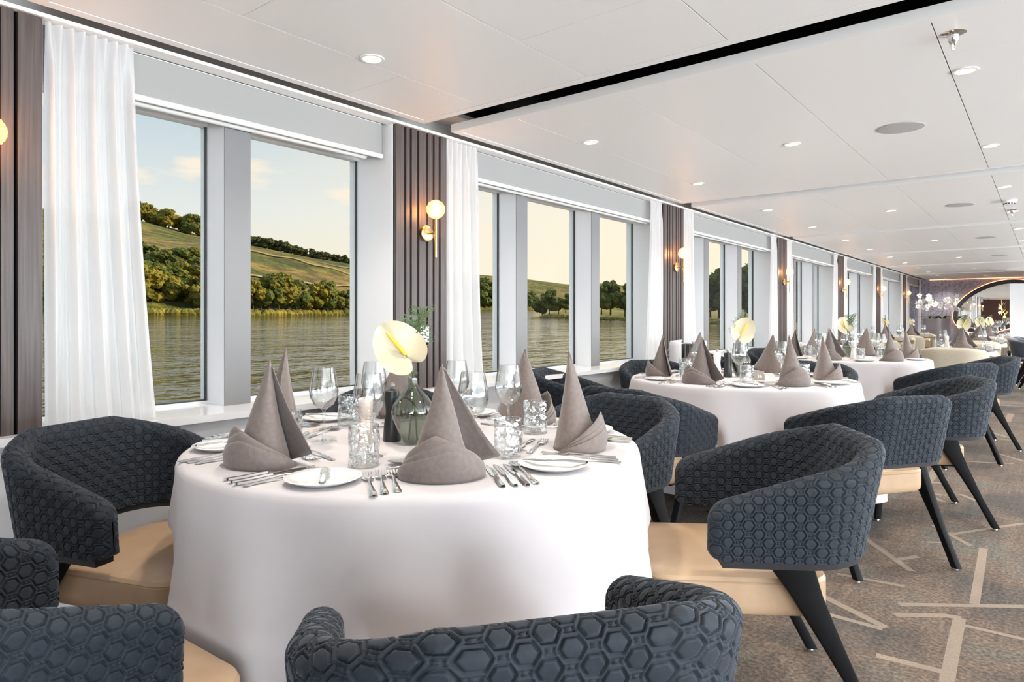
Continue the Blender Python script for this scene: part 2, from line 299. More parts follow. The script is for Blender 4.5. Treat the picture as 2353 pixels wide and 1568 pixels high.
# sheer curtains
def curtain(y0, y1, yb0, yb1, label, seed, folds=7):
    r = random.Random(seed); ph = [r.uniform(0, 6.28) for _ in range(6)]; am = [r.uniform(.7, 1.2) for _ in range(6)]
    def fn(u, v):
        z = 2.14-(2.14-ZS-.002)*v
        a = y0+(yb0-y0)*v**1.6; b = y1+(yb1-y1)*v**1.6; k = min(1, v*9)
        wob = .035*math.sin(2*PI*u*1.3+ph[0]+v*1.5)*v
        y = a+(b-a)*min(1, max(0, u+wob*(1-abs(2*u-1))))
        pin = math.sin(u*PI*2*folds)
        soft = am[0]*math.sin(u*2*PI*folds*.55+ph[1]+.8*v)+.5*am[1]*math.sin(u*2*PI*folds*1.1+ph[2]-1.1*v)
        x = -2.697+(1-k)*.014*pin+k*(.017*soft+.006*math.sin(u*2*PI*folds*1.7+ph[3]+.6*v))*(0.6+.5*v)
        return (x, y, z)
    t = tag(obj('sheer_curtain', MB().grid(fn, 220, 40).mesh('sheer_curtain', 'sheer', True, 180)), label, 'curtain', 'sheer white curtains')
curtain(.80, 1.085, .80, 1.16, 'tall sheer white curtain beside the leftmost dark slatted pillar', 1, 8)
for i in range(1, 7):
    a, b = BAYS[i][:2]
    nm = ORD[i]
    curtain(a+.003, a+.28, a+.003, a+.33, 'sheer white curtain at the left edge of the %s window' % nm, 20+i, 7)
    curtain(b-.22, b-.003, b-.30, b+.0, 'sheer white curtain at the right edge of the %s window' % nm, 40+i, 6)
# ceiling
SEC = [(YB+.05, .51), (.716, 2.48), (2.684, 5.67), (5.885, 8.84), (9.05, 12.0), (12.2, 15.15), (15.36, 18.3), (18.5, YE)]
ceil = struct('ceiling', MB().box(-3.06, XR+.1, YB, YE+.1, 2.34, 2.5).mesh('ceiling', 'void_black', False))
XC0 = -2.577; JX = [-2.14+.608*i for i in range(7)]
pm = {}
def panel(x0, x1, y0, y1):
    k = (round(x1-x0, 3), round(y1-y0, 3))
    if k not in pm: pm[k] = bx('ceiling_panel', 'ceiling_white', 0, k[0], 0, k[1], 0, .016)
    struct('ceiling_panel', pm[k], ceil, (x0, y0, ZC+.0015))
for i, (a, b) in enumerate(SEC):
    fr = MB()
    fr.box(XC0, XC0+.045, a, b, ZC, ZC+.042).box(XC0+.045, XR, a, a+.045, ZC, ZC+.042).box(XC0+.045, XR, b-.045, b, ZC, ZC+.042)
    struct('ceiling_frame', fr.mesh('ceiling_frame', 'ceiling_white', False), ceil)
    struct('panel_backing', bx('panel_backing', 'slat_gap', XC0+.04, XR, a+.04, b-.04, ZC+.02, ZC+.03), ceil)
    ya, yb = a+.047, b-.047
    cols = [XC0+.047]+JX+[XR]
    for j in range(len(cols)-1):
        x0, x1 = cols[j]+.0018, cols[j+1]-.0018
        if i == 1: cut = {0: 1.93, 1: 1.21, 2: 1.96}.get(j)
        else: cut = [None, ya+.35, None, None, ya+.38, None, ya+1.3][j % 7] if i > 0 else None
        if cut and cut < yb-.1: panel(x0, x1, ya, cut-.0008); panel(x0, x1, cut+.0008, yb)
        else: panel(x0, x1, ya, yb)
    struct('slot_beam', bx('slot_beam', 'void_black', XC0+.05, XR, b+.01, b+.16, ZC+.14, ZC+.19), ceil)
# downlights, speakers, sprinklers, detector
dl_ring = MB().lathe([(.036, -.001), (.037, -.004), (.047, -.0035), (.048, 0)], 28).mesh('trim_ring', 'plastic_white')
dl_lens = MB().lathe([(.0005, -.0012), (.02, -.0013), (.037, -.0018)], 24).mesh('lens', 'lens')
spots = bpy.data.lights.new('bulb', 'SPOT'); spots.energy = 15; spots.spot_size = 2.3; spots.spot_blend = .8; spots.color = (1, .92, .82); spots.shadow_soft_size = .035
def downlight(x, y, lab):
    t = thing('downlight', lab, 'downlight', (x, y, ZC+.001), 0, 'recessed ceiling downlights')
    obj('trim_ring', dl_ring, t); obj('lens', dl_lens, t); obj('bulb', spots, t, (0, 0, -.02))
P3 = 3.172
SECN = ['nearest', 'second', 'third', 'fourth', 'fifth', 'sixth', 'seventh']
rows = [(-2.09, 0, 'window-side row, near end'), (-2.09, 1.55, 'window-side row, far end'), (-.267, 0, 'aisle row, near end'), (-.267, 1.56, 'aisle row, far end'), (-1.18, .78, 'middle row'),
        (1.6, .78, 'far right row, beyond the aisle'), (3.4, .78, 'starboard row')]
for k in range(-1, 6):
    for x, dy, w in rows:
        y = 3.35+dy+P3*k
        if k == -1 and y < .72: continue
        downlight(x, y, 'small warm ceiling downlight in %s ceiling field, %s' % (SECN[k+1], w))
spk = MB().lathe([(.0005, -.004), (.10, -.004), (.112, -.003), (.115, .0)], 36).mesh('speaker_grille', 'speaker_grey')
for k in range(4):
    tag(obj('ceiling_speaker', spk, None, (-.62, 4.14+P3*k, ZC+.001)), 'round grey flush speaker in the %s ceiling field' % SECN[k+1], 'speaker', 'ceiling speakers')
def sprinkler(x, y, lab):
    t = thing('sprinkler', lab, 'sprinkler', (x, y, ZC+.001), 0, 'ceiling sprinklers')
    obj('escutcheon', MB().lathe([(.014, -.006), (.030, -.004), (.042, 0)], 28).mesh('escutcheon', 'chrome'), t)
    obj('body', MB().lathe([(.017, 0), (.017, -.022), (.013, -.030), (.008, -.038), (.0005, -.038)], 20).mesh('body', 'chrome'), t)
    b = MB().tube([(.006, 0, -.036), (.007, 0, -.050), (0, 0, -.058)], .0016, 6).tube([(-.006, 0, -.036), (-.007, 0, -.050), (0, 0, -.058)], .0016, 6)
    obj('frame_arms', b.mesh('frame_arms', 'chrome'), t); obj('glass_bulb', MB().tube([(0, 0, -.038), (0, 0, -.056)], .002, 6).mesh('glass_bulb', 'bulb_gold'), t)
sprinkler(-.267, 2.89, 'chrome fire sprinkler hanging from the ceiling at upper right, nearest one')
sprinkler(-.262, 7.97, 'chrome fire sprinkler hanging further back, beside the white smoke detector')
t = thing('smoke_detector', 'white smoke detector with black vents on the ceiling at right', 'detector', (-.262, 7.32, ZC+.001))
obj('body', MB().lathe([(.055, 0), (.055, -.016), (.045, -.020), (.035, -.034), (.0005, -.036)], 28).mesh('body', 'plastic_white'), t)
vm = bx('vent', 'ink', -.006, .006, -.003, .003, -.031, -.023)
for k in range(12):
    a = k*PI/6; obj('vent', vm, t, (.0405*math.cos(a), .0405*math.sin(a), 0), (0, 0, a+PI/2))
# end wall, starboard and stern walls
we = struct('wall_end', bx('wall_end', 'mosaic', -3.06, XR, YE, YE+.1, 0, 2.4))
struct('cove_strip', bx('cove_strip', 'led_orange', -2.5, XR-.1, YE-.02, YE, ZC-.012, ZC-.002), we)
wr = struct('wall_right', bx('wall_right', 'wall_white', XR, XR+.1, YB, YE, 0, 2.4))
wb = struct('wall_back', bx('wall_back', 'wine_wall', -3.06, XR, YB-.1, YB, 0, 2.4))
for i in range(5):                                            # unseen frames, invented to dress the added starboard fill lights
    y = -2.6+i*4.4; d = MB().box(XR-.05, XR, y-1.85, y-1.80, 0, 2.0).box(XR-.05, XR, y+1.80, y+1.85, 0, 2.0).box(XR-.05, XR, y-1.80, y+1.80, 1.96, 2.0)
    struct('door_%d' % (i+1), d.mesh('door_frame', 'white_paint', False))
struct('door_6', MB().box(.85, .90, YB, YB+.05, 0, 2.04).box(5.10, 5.15, YB, YB+.05, 0, 2.04).box(.90, 5.10, YB, YB+.05, 2.0, 2.04).mesh('door_frame', 'white_paint', False))  # unseen frame, added around the stern fill light
# ------------------------------------------------------------------ exterior: river, hills, trees
def zwat(X): return -1.6+.032*(-X-3.5)
def ext_mats():
    m = mat('river', (.085, .066, .016), .05); t = m.node_tree; L = t.links.new
    tc = N(t, 'ShaderNodeTexCoord'); hs = []
    for st, sc, w in (((.16, .055, 1), 1.6, 1.0), ((.6, .22, 1), 1.7, .45), ((.03, .010, 1), 1.2, 2.2)):
        mp = N(t, 'ShaderNodeMapping'); L(tc.outputs['Object'], mp.inputs[0]); mp.inputs['Scale'].default_value = st; mp.inputs['Rotation'].default_value = (0, 0, -.25)
        no = N(t, 'ShaderNodeTexNoise'); L(mp.outputs[0], no.inputs[0]); no.inputs['Scale'].default_value = sc*2; no.inputs['Detail'].default_value = 3
        mu = N(t, 'ShaderNodeMath', operation='MULTIPLY'); L(no.outputs[0], mu.inputs[0]); mu.inputs[1].default_value = w; hs.append(mu.outputs[0])
    s = hs[0]
    for h in hs[1:]:
        ad = N(t, 'ShaderNodeMath', operation='ADD'); L(s, ad.inputs[0]); L(h, ad.inputs[1]); s = ad.outputs[0]
    bp = N(t, 'ShaderNodeBump'); bp.inputs['Strength'].default_value = 1; bp.inputs['Distance'].default_value = .27; L(s, bp.inputs['Height']); L(bp.outputs[0], bsdf(m).inputs['Normal'])
    # hillside: grass, scrub and vineyard rows
    m = mat('hillside', rough=.95); t = m.node_tree; L = t.links.new
    tc = N(t, 'ShaderNodeTexCoord')
    def noise(scale, st=(1, 1, 1), det=4):
        mp = N(t, 'ShaderNodeMapping'); L(tc.outputs['Object'], mp.inputs[0]); mp.inputs['Scale'].default_value = st
        no = N(t, 'ShaderNodeTexNoise'); L(mp.outputs[0], no.inputs[0]); no.inputs['Scale'].default_value = scale; no.inputs['Detail'].default_value = det; return no.outputs[0]
    def ramp(i, st):
        cr = N(t, 'ShaderNodeValToRGB'); L(i, cr.inputs[0]); e = cr.color_ramp.elements
        e[0].position, e[0].color = st[0][0], (*st[0][1], 1); e[1].position, e[1].color = st[-1][0], (*st[-1][1], 1)
        for p, c in st[1:-1]: q = e.new(p); q.color = (*c, 1)
        return cr.outputs[0]
    field = ramp(noise(.035, (1, 1, 1.8), 5), [(.36, (.085, .11, .015)), (.5, (.15, .15, .022)), (.62, (.29, .21, .06))])
    scrub = ramp(noise(.16, (1, 1, 1), 6), [(.42, (.04, .055, .01)), (.55, (1, 1, 1))])
    wv = N(t, 'ShaderNodeTexWave'); mp = N(t, 'ShaderNodeMapping'); L(tc.outputs['Object'], mp.inputs[0]); mp.inputs['Rotation'].default_value = (0, 0, .5); L(mp.outputs[0], wv.inputs[0])
    wv.inputs['Scale'].default_value = .17; wv.inputs['Distortion'].default_value = 1.2; wv.inputs['Detail Scale'].default_value = .1
    rowc = ramp(wv.outputs[0], [(.35, (.45, .5, .4)), (.6, (1.15, 1.1, 1))])
    def mix(a, b, f=1., mode='MULTIPLY'):
        x = N(t, 'ShaderNodeMix', data_type='RGBA', blend_type=mode); x.inputs[0].default_value = f; L(a, x.inputs[6]); L(b, x.inputs[7]); return x.outputs[2]
    L(mix(mix(field, rowc, .75), scrub, .6), bsdf(m).inputs['Base Color'])
    bp = N(t, 'ShaderNodeBump'); bp.inputs['Strength'].default_value = 1; bp.inputs['Distance'].default_value = 2.5; L(noise(.16, (1, 1, 1), 6), bp.inputs['Height']); L(bp.outputs[0], bsdf(m).inputs['Normal'])
    for nm, a, b in (('leaf_gold', (.10, .10, .010), (.26, .21, .025)), ('leaf_green', (.045, .07, .010), (.14, .15, .025)), ('leaf_dark', (.03, .042, .010), (.085, .085, .020)), ('reeds', (.10, .10, .012), (.24, .20, .04))):
        noisy(mat(nm, rough=.9), a, b, .8, detail=6, lo=.38, hi=.62)
    mat('bark', (.06, .045, .03), .9); noisy(mat('bank_grass', rough=.95), (.09, .10, .012), (.22, .19, .035), .25, detail=6); noisy(mat('path_earth', rough=.95), (.35, .25, .12), (.42, .31, .17), .3)
ext_mats()
w = MB().add([(-3.3, -500, 0), (-3.3, 1600, 0), (-1200, 1600, 0), (-1200, -500, 0)], [(0, 1, 2, 3)])
w.v = [(x, y, zwat(x)) for x, y, z in w.v]
struct('river_water', w.mesh('river_water', 'river', False))
def interp(x, tab): return float(np.interp(x, [a for a, b in tab], [b for a, b in tab]))
SHORE = [(-900, 95), (250, 95), (465, 103), (575, 108), (813, 128), (950, 200), (1110, 300), (1200, 358), (1320, 420), (1500, 600), (1800, 900)]
RIDGE = [(-900, 380), (250, 498), (330, 512), (465, 545), (575, 566), (700, 592), (813, 614), (1000, 628), (1110, 634), (1200, 642), (1310, 656), (1390, 652), (1450, 660), (1650, 664), (1800, 690)]
RDIST = [(-900, 300), (813, 330), (1110, 640), (1320, 820), (1500, 900), (1800, 1000)]
xs = list(range(-900, 1801, 20)); NR = 34
def terr(x, t):
    z0, z1 = interp(x, SHORE), interp(x, RDIST); zc = z0*1.0+(z1-z0)*t
    p = ray(x, zc); pr = ray(x, z1); p0 = ray(x, z0)
    zr = EYE+(HY-interp(x, RIDGE))/F_PX*z1; zs = zwat(p0[0])
    s = t**.82; bump = 1.6*math.sin(p[0]*.045+p[1]*.03)*math.sin(PI*t)+.8*math.sin(p[1]*.11+1)*math.sin(PI*t)
    return (p[0], p[1], zs-.3+1.0*min(1, t*30)+(zr-zs)*s+bump)
m = MB(); m.add([terr(x, j/(NR-1)) for j in range(NR) for x in xs], [(j*len(xs)+i, j*len(xs)+i+1, (j+1)*len(xs)+i+1, (j+1)*len(xs)+i) for j in range(NR-1) for i in range(len(xs)-1)])
struct('hills', m.mesh('hills', 'hillside', True, 180))
# farm tracks across the vineyard
for (xa, ta, xb, tb) in ((560, .42, 830, .33), (640, .60, 860, .55), (560, .13, 870, .2)):
    r = MB(); n = 24; L1 = []
    for k in range(n):
        x = xa+(xb-xa)*k/(n-1); tt = ta+(tb-ta)*k/(n-1)+.012*math.sin(k*.8); p = terr(x, tt); q = terr(x, tt+.012); L1 += [(p[0], p[1], p[2]+.35), (q[0], q[1], q[2]+.35)]
    r.add(L1, [(2*k, 2*k+2, 2*k+3, 2*k+1) for k in range(n-1)]); o = struct('farm_track', r.mesh('farm_track', 'path_earth'))
# near peninsula with meadow bank
PEN = [(1236, 150), (1300, 147), (1400, 142), (1470, 138), (1560, 135), (1700, 128), (1800, 118), (1860, 112)]
m = MB(); xs2 = list(range(1236, 1861, 12)); NP = 10
def pen(x, t):
    z0 = interp(x, PEN); w = min(1, (x-1232)/70.)
    zc = z0+t*(18+170*w); p = ray(x, zc); p0 = ray(x, z0)
    e = min(1, t*7)
    return (p[0], p[1], zwat(p0[0])-.4+e*w**.6*2.3+t*1.2*w+.12*math.sin(x*.3+t*9))
m.add([pen(x, j/(NP-1)) for j in range(NP) for x in xs2], [(j*len(xs2)+i, j*len(xs2)+i+1, (j+1)*len(xs2)+i+1, (j+1)*len(xs2)+i) for j in range(NP-1) for i in range(len(xs2)-1)])
struct('meadow_bank', m.mesh('meadow_bank', 'bank_grass', True, 60))
# trees: clumps of leaf cards over lumpy crowns, one mesh per kind, trunk its own part
def crown_mesh(name, mt, seed, n=26, tall=1.0, leaf=520):
    r = random.Random(seed); b = MB(); cs = []
    for k in range(n):
        a = r.uniform(0, 2*PI); h = r.random(); rr = .36*math.sqrt(r.random())*math.sin(PI*(.14+.80*h))**.7*1.05
        cs.append((rr*math.cos(a), rr*math.sin(a), (.24+.66*h)*tall, r.uniform(.09, .17)*(1.15-.4*h)))
    for (x, y, z, q) in cs:
        ph = [r.uniform(0, 6) for _ in range(3)]
        def fn(u, v):
            th = u*2*PI; f = v*PI; d = q*(1+.18*math.sin(3*th+ph[0])*math.sin(2*f+ph[1])+.14*math.sin(5*f+4*th+ph[2]))
            return (x+d*math.cos(th)*math.sin(f), y+d*math.sin(th)*math.sin(f), z+.85*d*math.cos(f))
        b.grid(fn, 9, 6, True)
    for k in range(leaf):
        x, y, z, q = cs[r.randrange(n)]; th = r.uniform(0, 2*PI); f = math.acos(r.uniform(-.9, 1)); d = q*r.uniform(.95, 1.25)
        c = Vector((x+d*math.cos(th)*math.sin(f), y+d*math.sin(th)*math.sin(f), z+.85*d*math.cos(f)))
        u = Vector((r.gauss(0, 1), r.gauss(0, 1), r.gauss(0, 1))).normalized(); w = u.orthogonal().normalized(); s = r.uniform(.012, .024)
        b.add([c-u*s-w*s, c+u*s-w*s*.4, c+u*s+w*s, c-u*s+w*s*.6], [(0, 1, 2, 3)])
    return b.mesh(name, mt, False)
CR = {k: [crown_mesh('crown', mt, 100*i+j, tl and 26, tl) for j in range(2)] for i, (k, mt, tl) in enumerate((('gold', 'leaf_gold', 1.0), ('green', 'leaf_green', 1.0), ('dark', 'leaf_dark', .95)))}
TRK = MB().tube([(0, 0, -.06), (0, 0, .12), (.01, 0, .3), (0, .01, .5)], [.030, .022, .018, .010], 7).mesh('trunk', 'bark')
KN = {'gold': 'golden green', 'green': 'mid green', 'dark': 'dark olive green'}
tree_n = {}
def tree(x, zc, z, hgt, wid, kind, where, group, r):
    p = ray(x, zc); key = where+kind; tree_n[key] = tree_n.get(key, 0)+1
    o = ORD[tree_n[key]-1] if tree_n[key] <= 9 else '%dth' % tree_n[key]
    t = thing('tree', '%s %s tree from the left %s' % (o, KN[kind], where), 'tree', (p[0], p[1], z), r.uniform(0, 6.28), group)
    t.scale = (wid, wid, hgt); obj('crown', r.choice(CR[kind]), t); obj('trunk', TRK, t)
rt = random.Random(5)
for x in list(range(255, 470, 17))+[478]:                     # dense riverside wood, first pane
    k = ('gold' if rt.random() < .55 else 'green'); tt = .012+.03*rt.random(); z0 = interp(x, SHORE); zc = z0+(interp(x, RDIST)-z0)*tt
    hh = 7.2-(x-255)*.010+rt.uniform(-1, .8); tree(x+rt.uniform(-4, 4), zc, terr(x, tt)[2]-.9, hh, hh*1.25, k, 'in the riverside wood seen through the leftmost pane', 'riverside wood', rt)
for x in range(262, 470, 21):
    tt = .07+.05*rt.random(); z0 = interp(x, SHORE); zc = z0+(interp(x, RDIST)-z0)*tt; hh = rt.uniform(4.5, 6.5)
    tree(x, zc, terr(x, tt)[2]-.6, hh, hh*1.3, 'green', 'on the slope behind the riverside wood', 'slope trees', rt)
for x, hh in ((582, 5.5), (600, 4.2), (618, 7), (640, 7.2), (662, 5.6), (680, 6.4), (706, 4), (735, 6.2), (752, 6.6), (772, 4.6), (788, 4.6), (802, 4.8)):
    z0 = interp(x, SHORE); tt = .012; zc = z0+(interp(x, RDIST)-z0)*tt
    tree(x, zc, terr(x, tt)[2]-.1, hh*.92, hh*.95, 'gold' if rt.random() < .5 else 'green', 'on the bank seen through the second pane', 'bank trees below the vineyard', rt)
for x in [300, 312, 325, 338, 350, 362, 376, 388, 400, 412, 425, 438, 450, 463]:
    tt = rt.uniform(.86, 1.0); z0 = interp(x, SHORE); zc = z0+(interp(x, RDIST)-z0)*tt; hh = rt.uniform(7, 11)
    tree(x, zc, terr(x, tt)[2]-.8, hh, hh*1.2, 'green' if rt.random() < .6 else 'gold', 'along the hilltop seen through the leftmost pane', 'hilltop trees, left', rt)
for k in range(20):
    x = 580+k*12.3+rt.uniform(-2, 2); tt = rt.uniform(.97, 1.0); z0 = interp(x, SHORE); zc = z0+(interp(x, RDIST)-z0)*tt; hh = rt.uniform(5.5, 7.5)*(1-.012*k)
    tree(x, zc, terr(x, tt)[2]-.9, hh, hh*1.15, 'dark', 'along the ridge above the vineyard', 'ridge trees', rt)
for x, hh in ((1246, 6.2), (1262, 6.6), (1284, 4.2), (1300, 4.6), (1316, 5), (1382, 6.5), (1403, 8.4), (1436, 7.6), (1460, 7)):
    zc = interp(x, PEN)+9+rt.random()*5; tree(x, zc, pen(x, .12)[2]-.3, hh*.95, hh*.95, 'green', 'on the grassy spit beyond the second window', 'trees on the spit', rt)
for x, hh in ((1608, 9), (1632, 8.5), (1652, 9.5), (1668, 10.5), (1690, 10), (1712, 11), (1735, 11), (1790, 11.5), (1830, 12), (1850, 11)):
    zc = interp(x, PEN)+10+rt.random()*6; tree(x, zc, pen(x, .13)[2]-.3, hh, hh*.95, 'dark' if rt.random() < .6 else 'green', 'on the meadow bank beyond the far windows', 'trees on the meadow', rt)
for x, hh in ((1102, 13), (1114, 15), (1128, 12), (1142, 14), (1158, 10), (1176, 9), (1205, 9), (1222, 10)):
    tree(x, interp(x, SHORE)+6, terr(x, .012)[2]-.5, hh, hh*1.3, 'green', 'on the far shore beyond the second window', 'far shore trees', rt)
rd = MB(); rr = random.Random(9)                              # reeds and low scrub along the water, uncountable
for k in range(900):
    if k < 600: x = rr.uniform(250, 830); z0 = interp(x, SHORE)+rr.uniform(0, 1.5); p = ray(x, z0); zb = zwat(p[0])-.2; s = rr.uniform(.35, 1.0)
    else: x = rr.uniform(1245, 1760); z0 = interp(x, PEN)+rr.uniform(0, 3); p = ray(x, z0); zb = zwat(p[0])-.2; s = rr.uniform(.3, .8)
    rd.lathe([(s*.7, 0), (s*.9, s*.5), (s*.55, s*1.0), (.02, s*1.25)], 7, (p[0], p[1], zb))
o = obj('reeds', rd.mesh('reeds', 'reeds', False)); tag(o, 'low golden reeds and scrub along the water edge of the river', 'reeds'); o['kind'] = 'stuff'
# ------------------------------------------------------------------ chairs
HWc, FLc, RCc, YBc, YFc = .262, .095, .167, -.255, .165         # plan of the tub: half width, flat back, corner radius, back, arm front
def plan(s):
    A = np.abs(s); L1 = FLc; L2 = FLc+RCc*PI/2; ph = np.clip((A-L1)/RCc, 0, PI/2)
    x = np.where(A < L1, A, FLc+RCc*np.sin(ph)); y = np.where(A < L2, YBc+RCc*(1-np.cos(ph)), YBc+RCc+(A-L2))
    return np.sign(s)*x, y, np.sign(s)*np.sin(ph), -np.cos(ph)
LTOT = FLc+RCc*PI/2+(YFc-YBc-RCc)
def shell_mesh(name, mt, relief, ns, nl, na, nb, zb=.488, ztop=.785, zarm=.632, w=.034):
    L = LTOT
    s = np.linspace(-L, L, ns); e = .034                       # denser ends for the rounded fronts
    s = np.sign(s)*(L-np.where(L-np.abs(s) < .04, (L-np.abs(s))**1.6/.04**.6, L-np.abs(s))); s.sort()
    bx_, by, nx, ny = plan(s)
    t = np.clip((np.abs(s)-.13)/(L-.13), 0, 1); zt = ztop-(ztop-zarm)*t**.95
    q = np.clip((np.abs(s)-(L-.045))/.045, 0, 1); zt = zt-.045*(1-np.sqrt(np.maximum(0, 1-q*q)))
    z0 = zb+.025*(1-np.sqrt(np.maximum(0, 1-q*q)))
    q2 = np.clip((np.abs(s)-(L-e))/e, 0, 1); ww = np.maximum(w*np.sqrt(np.maximum(0, 1-q2*q2)), .0015)
    lean = .018+.040*np.maximum(0, -ny)
    off = []; zz = []; vv = []; on = []; oz = []
    for k in range(nl):                                        # outer face upwards
        z = z0+(zt-ww-z0)*k/nl; off.append(ww); zz.append(z); vv.append(z); on.append(1+0*s); oz.append(0*s)
    for k in range(na+1):                                      # rolled rim
        th = PI*k/na; off.append(ww*np.cos(th)); zz.append(zt-ww+ww*np.sin(th)); vv.append(zt-ww+ww*th); on.append(math.cos(th)+0*s); oz.append(math.sin(th)+0*s)
    for k in range(1, nl+1):                                   # inner face downwards
        z = (zt-ww)-(zt-ww-z0)*k/nl; off.append(-ww); zz.append(z); vv.append(1.74-z+0*s); on.append(-1+0*s); oz.append(0*s)
    for k in range(1, nb):
        f = -1+2*k/nb; off.append(ww*f); zz.append(z0-.002); vv.append(z0+9+ww*f); on.append(0*s); oz.append(-1+0*s)
    off, zz, vv, on, oz = map(np.array, (off, zz, vv, on, oz)); NPf = len(off)
    U = np.broadcast_to(s, off.shape)*1.0
    if relief:
        A, B = .0515, .045
        def hexd(ox, oy):
            x = np.abs(np.mod(U+ox, A)-A/2); y = np.abs(np.mod(vv+oy, B)-B/2); return np.maximum(y, .866*x+.5*y)
        d = np.minimum(hexd(0, 0), hexd(A/2, B/2))
        def gr(x, w): return np.exp(-(x/w)**4)
        g = np.maximum(gr(d-.0132, .00165), .62*gr(d-.0190, .0011))
        g = np.maximum(g, .6*gr(np.abs(U)-.30, .0022))
        disp = -.0052*g+.0005*np.clip(1-d/.0115, 0, 1)*np.where(np.mod(U*1.7+vv, .03) > .015, 1, .4)
        disp[-(nb-1):] = 0; fade = np.clip((ww-.004)/.012, 0, 1); disp = disp*fade
    else: disp = 0*off
    off2 = off+disp*on; z2 = zz+disp*oz
    le = lean*np.clip((z2-zb)/.29, 0, 1.2)
    X = bx_+nx*(off2+le); Y = by+ny*(off2+le)
    co = np.stack([X, Y, z2], -1).reshape(-1, 3)
    i = np.arange(ns-1); j = np.arange(NPf); J, I = np.meshgrid(j, i, indexing='ij'); J2 = (J+1) % NPf
    qd = np.stack([J*ns+I, J*ns+I+1, J2*ns+I+1, J2*ns+I], -1).reshape(-1, 4)
    me = bpy.data.meshes.new(name); me.vertices.add(len(co)); me.vertices.foreach_set('co', co.astype(np.float32).ravel())
    me.loops.add(qd.size); me.loops.foreach_set('vertex_index', qd.astype(np.int32).ravel())
    me.polygons.add(len(qd)); me.polygons.foreach_set('loop_start', (np.arange(len(qd))*4).astype(np.int32)); me.polygons.foreach_set('loop_total', np.full(len(qd), 4, np.int32))
    me.update(calc_edges=True); me.validate(); me.shade_smooth(); me.materials.append(M[mt]); return me
def seat_mesh(hx=.236, y0=-.17, y1=.325, z0=.325, z1=.432):
    cy, hy = (y0+y1)/2, (y1-y0)/2; rings = []
    for z, ins in ((z0, .012), (z0+.010, .003), (z0+.03, 0), (z1-.022, 0), (z1-.019, .0025), (z1-.016, 0), (z1-.006, .005), (z1, .018), (z1+.006, .06), (z1+.010, .12)):
        rings.append([(x, cy+y, z) for x, y in rrect(hx-ins, hy-ins, max(.02, .075-ins*.5), 7)])
    return MB().loft(rings).mesh('seat', 'leather', True, 35)
def leg_mesh(top, bot, wt, wb, dt, db, lean_mid=0):
    rings = []
    for k in range(7):
        f = k/6; cx = top[0]+(bot[0]-top[0])*f; cy = top[1]+(bot[1]-top[1])*f+lean_mid*math.sin(PI*f); z = top[2]+(bot[2]-top[2])*f
        a = wt+(wb-wt)*min(1, f*1.3)**.7; d = dt+(db-dt)*min(1, f*1.5)**.6
        rings.append([(cx+x, cy+y, z) for x, y in rrect(a/2, d/2, min(a, d)*.22, 2)])
    return MB().loft(rings[::-1]).mesh('leg', 'black_leg', True, 40)
TRIM = MB()
def _trim():
    q = np.linspace(-LTOT+.034, LTOT-.034, 61); pts = list(zip(*plan(q)))
    TRIM.loft([[(x+nx*.031, y+ny*.031, .498), (x-nx*.026, y-ny*.026, .498), (x-nx*.026, y-ny*.026, .470), (x+nx*.027, y+ny*.027, .470)] for x, y, nx, ny in pts])
_trim()
TRIM_ME = TRIM.mesh('shell_base', 'black_trim', True, 40)
SHELL_HEX = shell_mesh('backrest', 'velvet', True, 740, 150, 62, 8)
SHELL_BEIGE = shell_mesh('backrest', 'beige_fabric', False, 70, 8, 8, 3, ztop=.80, zarm=.72, zb=.50)
SHELL_BLUE = shell_mesh('backrest', 'plain_blue', False, 70, 8, 8, 3, ztop=.80, zarm=.70, zb=.52)
SEAT = seat_mesh()
LEGS = [leg_mesh((sx*.20, .235, .335), (sx*.225, .27, .012), .05, .032, .055, .032) for sx in (-1, 1)]+[leg_mesh((sx*.262, -.045, .478), (sx*.262, -.285, .012), .045, .032, .115, .036, 0) for sx in (-1, 1)]
FEET = [(-.225, .27), (.225, .27), (-.262, -.285), (.262, -.285)]
GLIDE = MB().lathe([(.0005, 0), (.011, 0), (.012, .004), (.008, .013)], 12).mesh('glide', 'chrome')
UNDER = MB().box(-.19, .19, -.12, .27, .312, .325).mesh('seat_frame', 'black_leg', False)
SH = {'hex': SHELL_HEX, 'beige': SHELL_BEIGE, 'blue': SHELL_BLUE}
def chair(x, y, rz, label, kind='hex', group='hexagon-pattern armchairs'):
    t = thing('dining_armchair', label, 'chair', (x, y, 0), rz, group)
    obj('backrest', SH[kind], t); obj('shell_base', TRIM_ME, t, (0, 0, 0 if kind == 'hex' else -.012)); obj('seat', SEAT, t); obj('seat_frame', UNDER, t)
    for lm, (fx, fy) in zip(LEGS, FEET):
        l = obj('leg', lm, t); obj('glide', GLIDE, l, (fx, fy, 0))
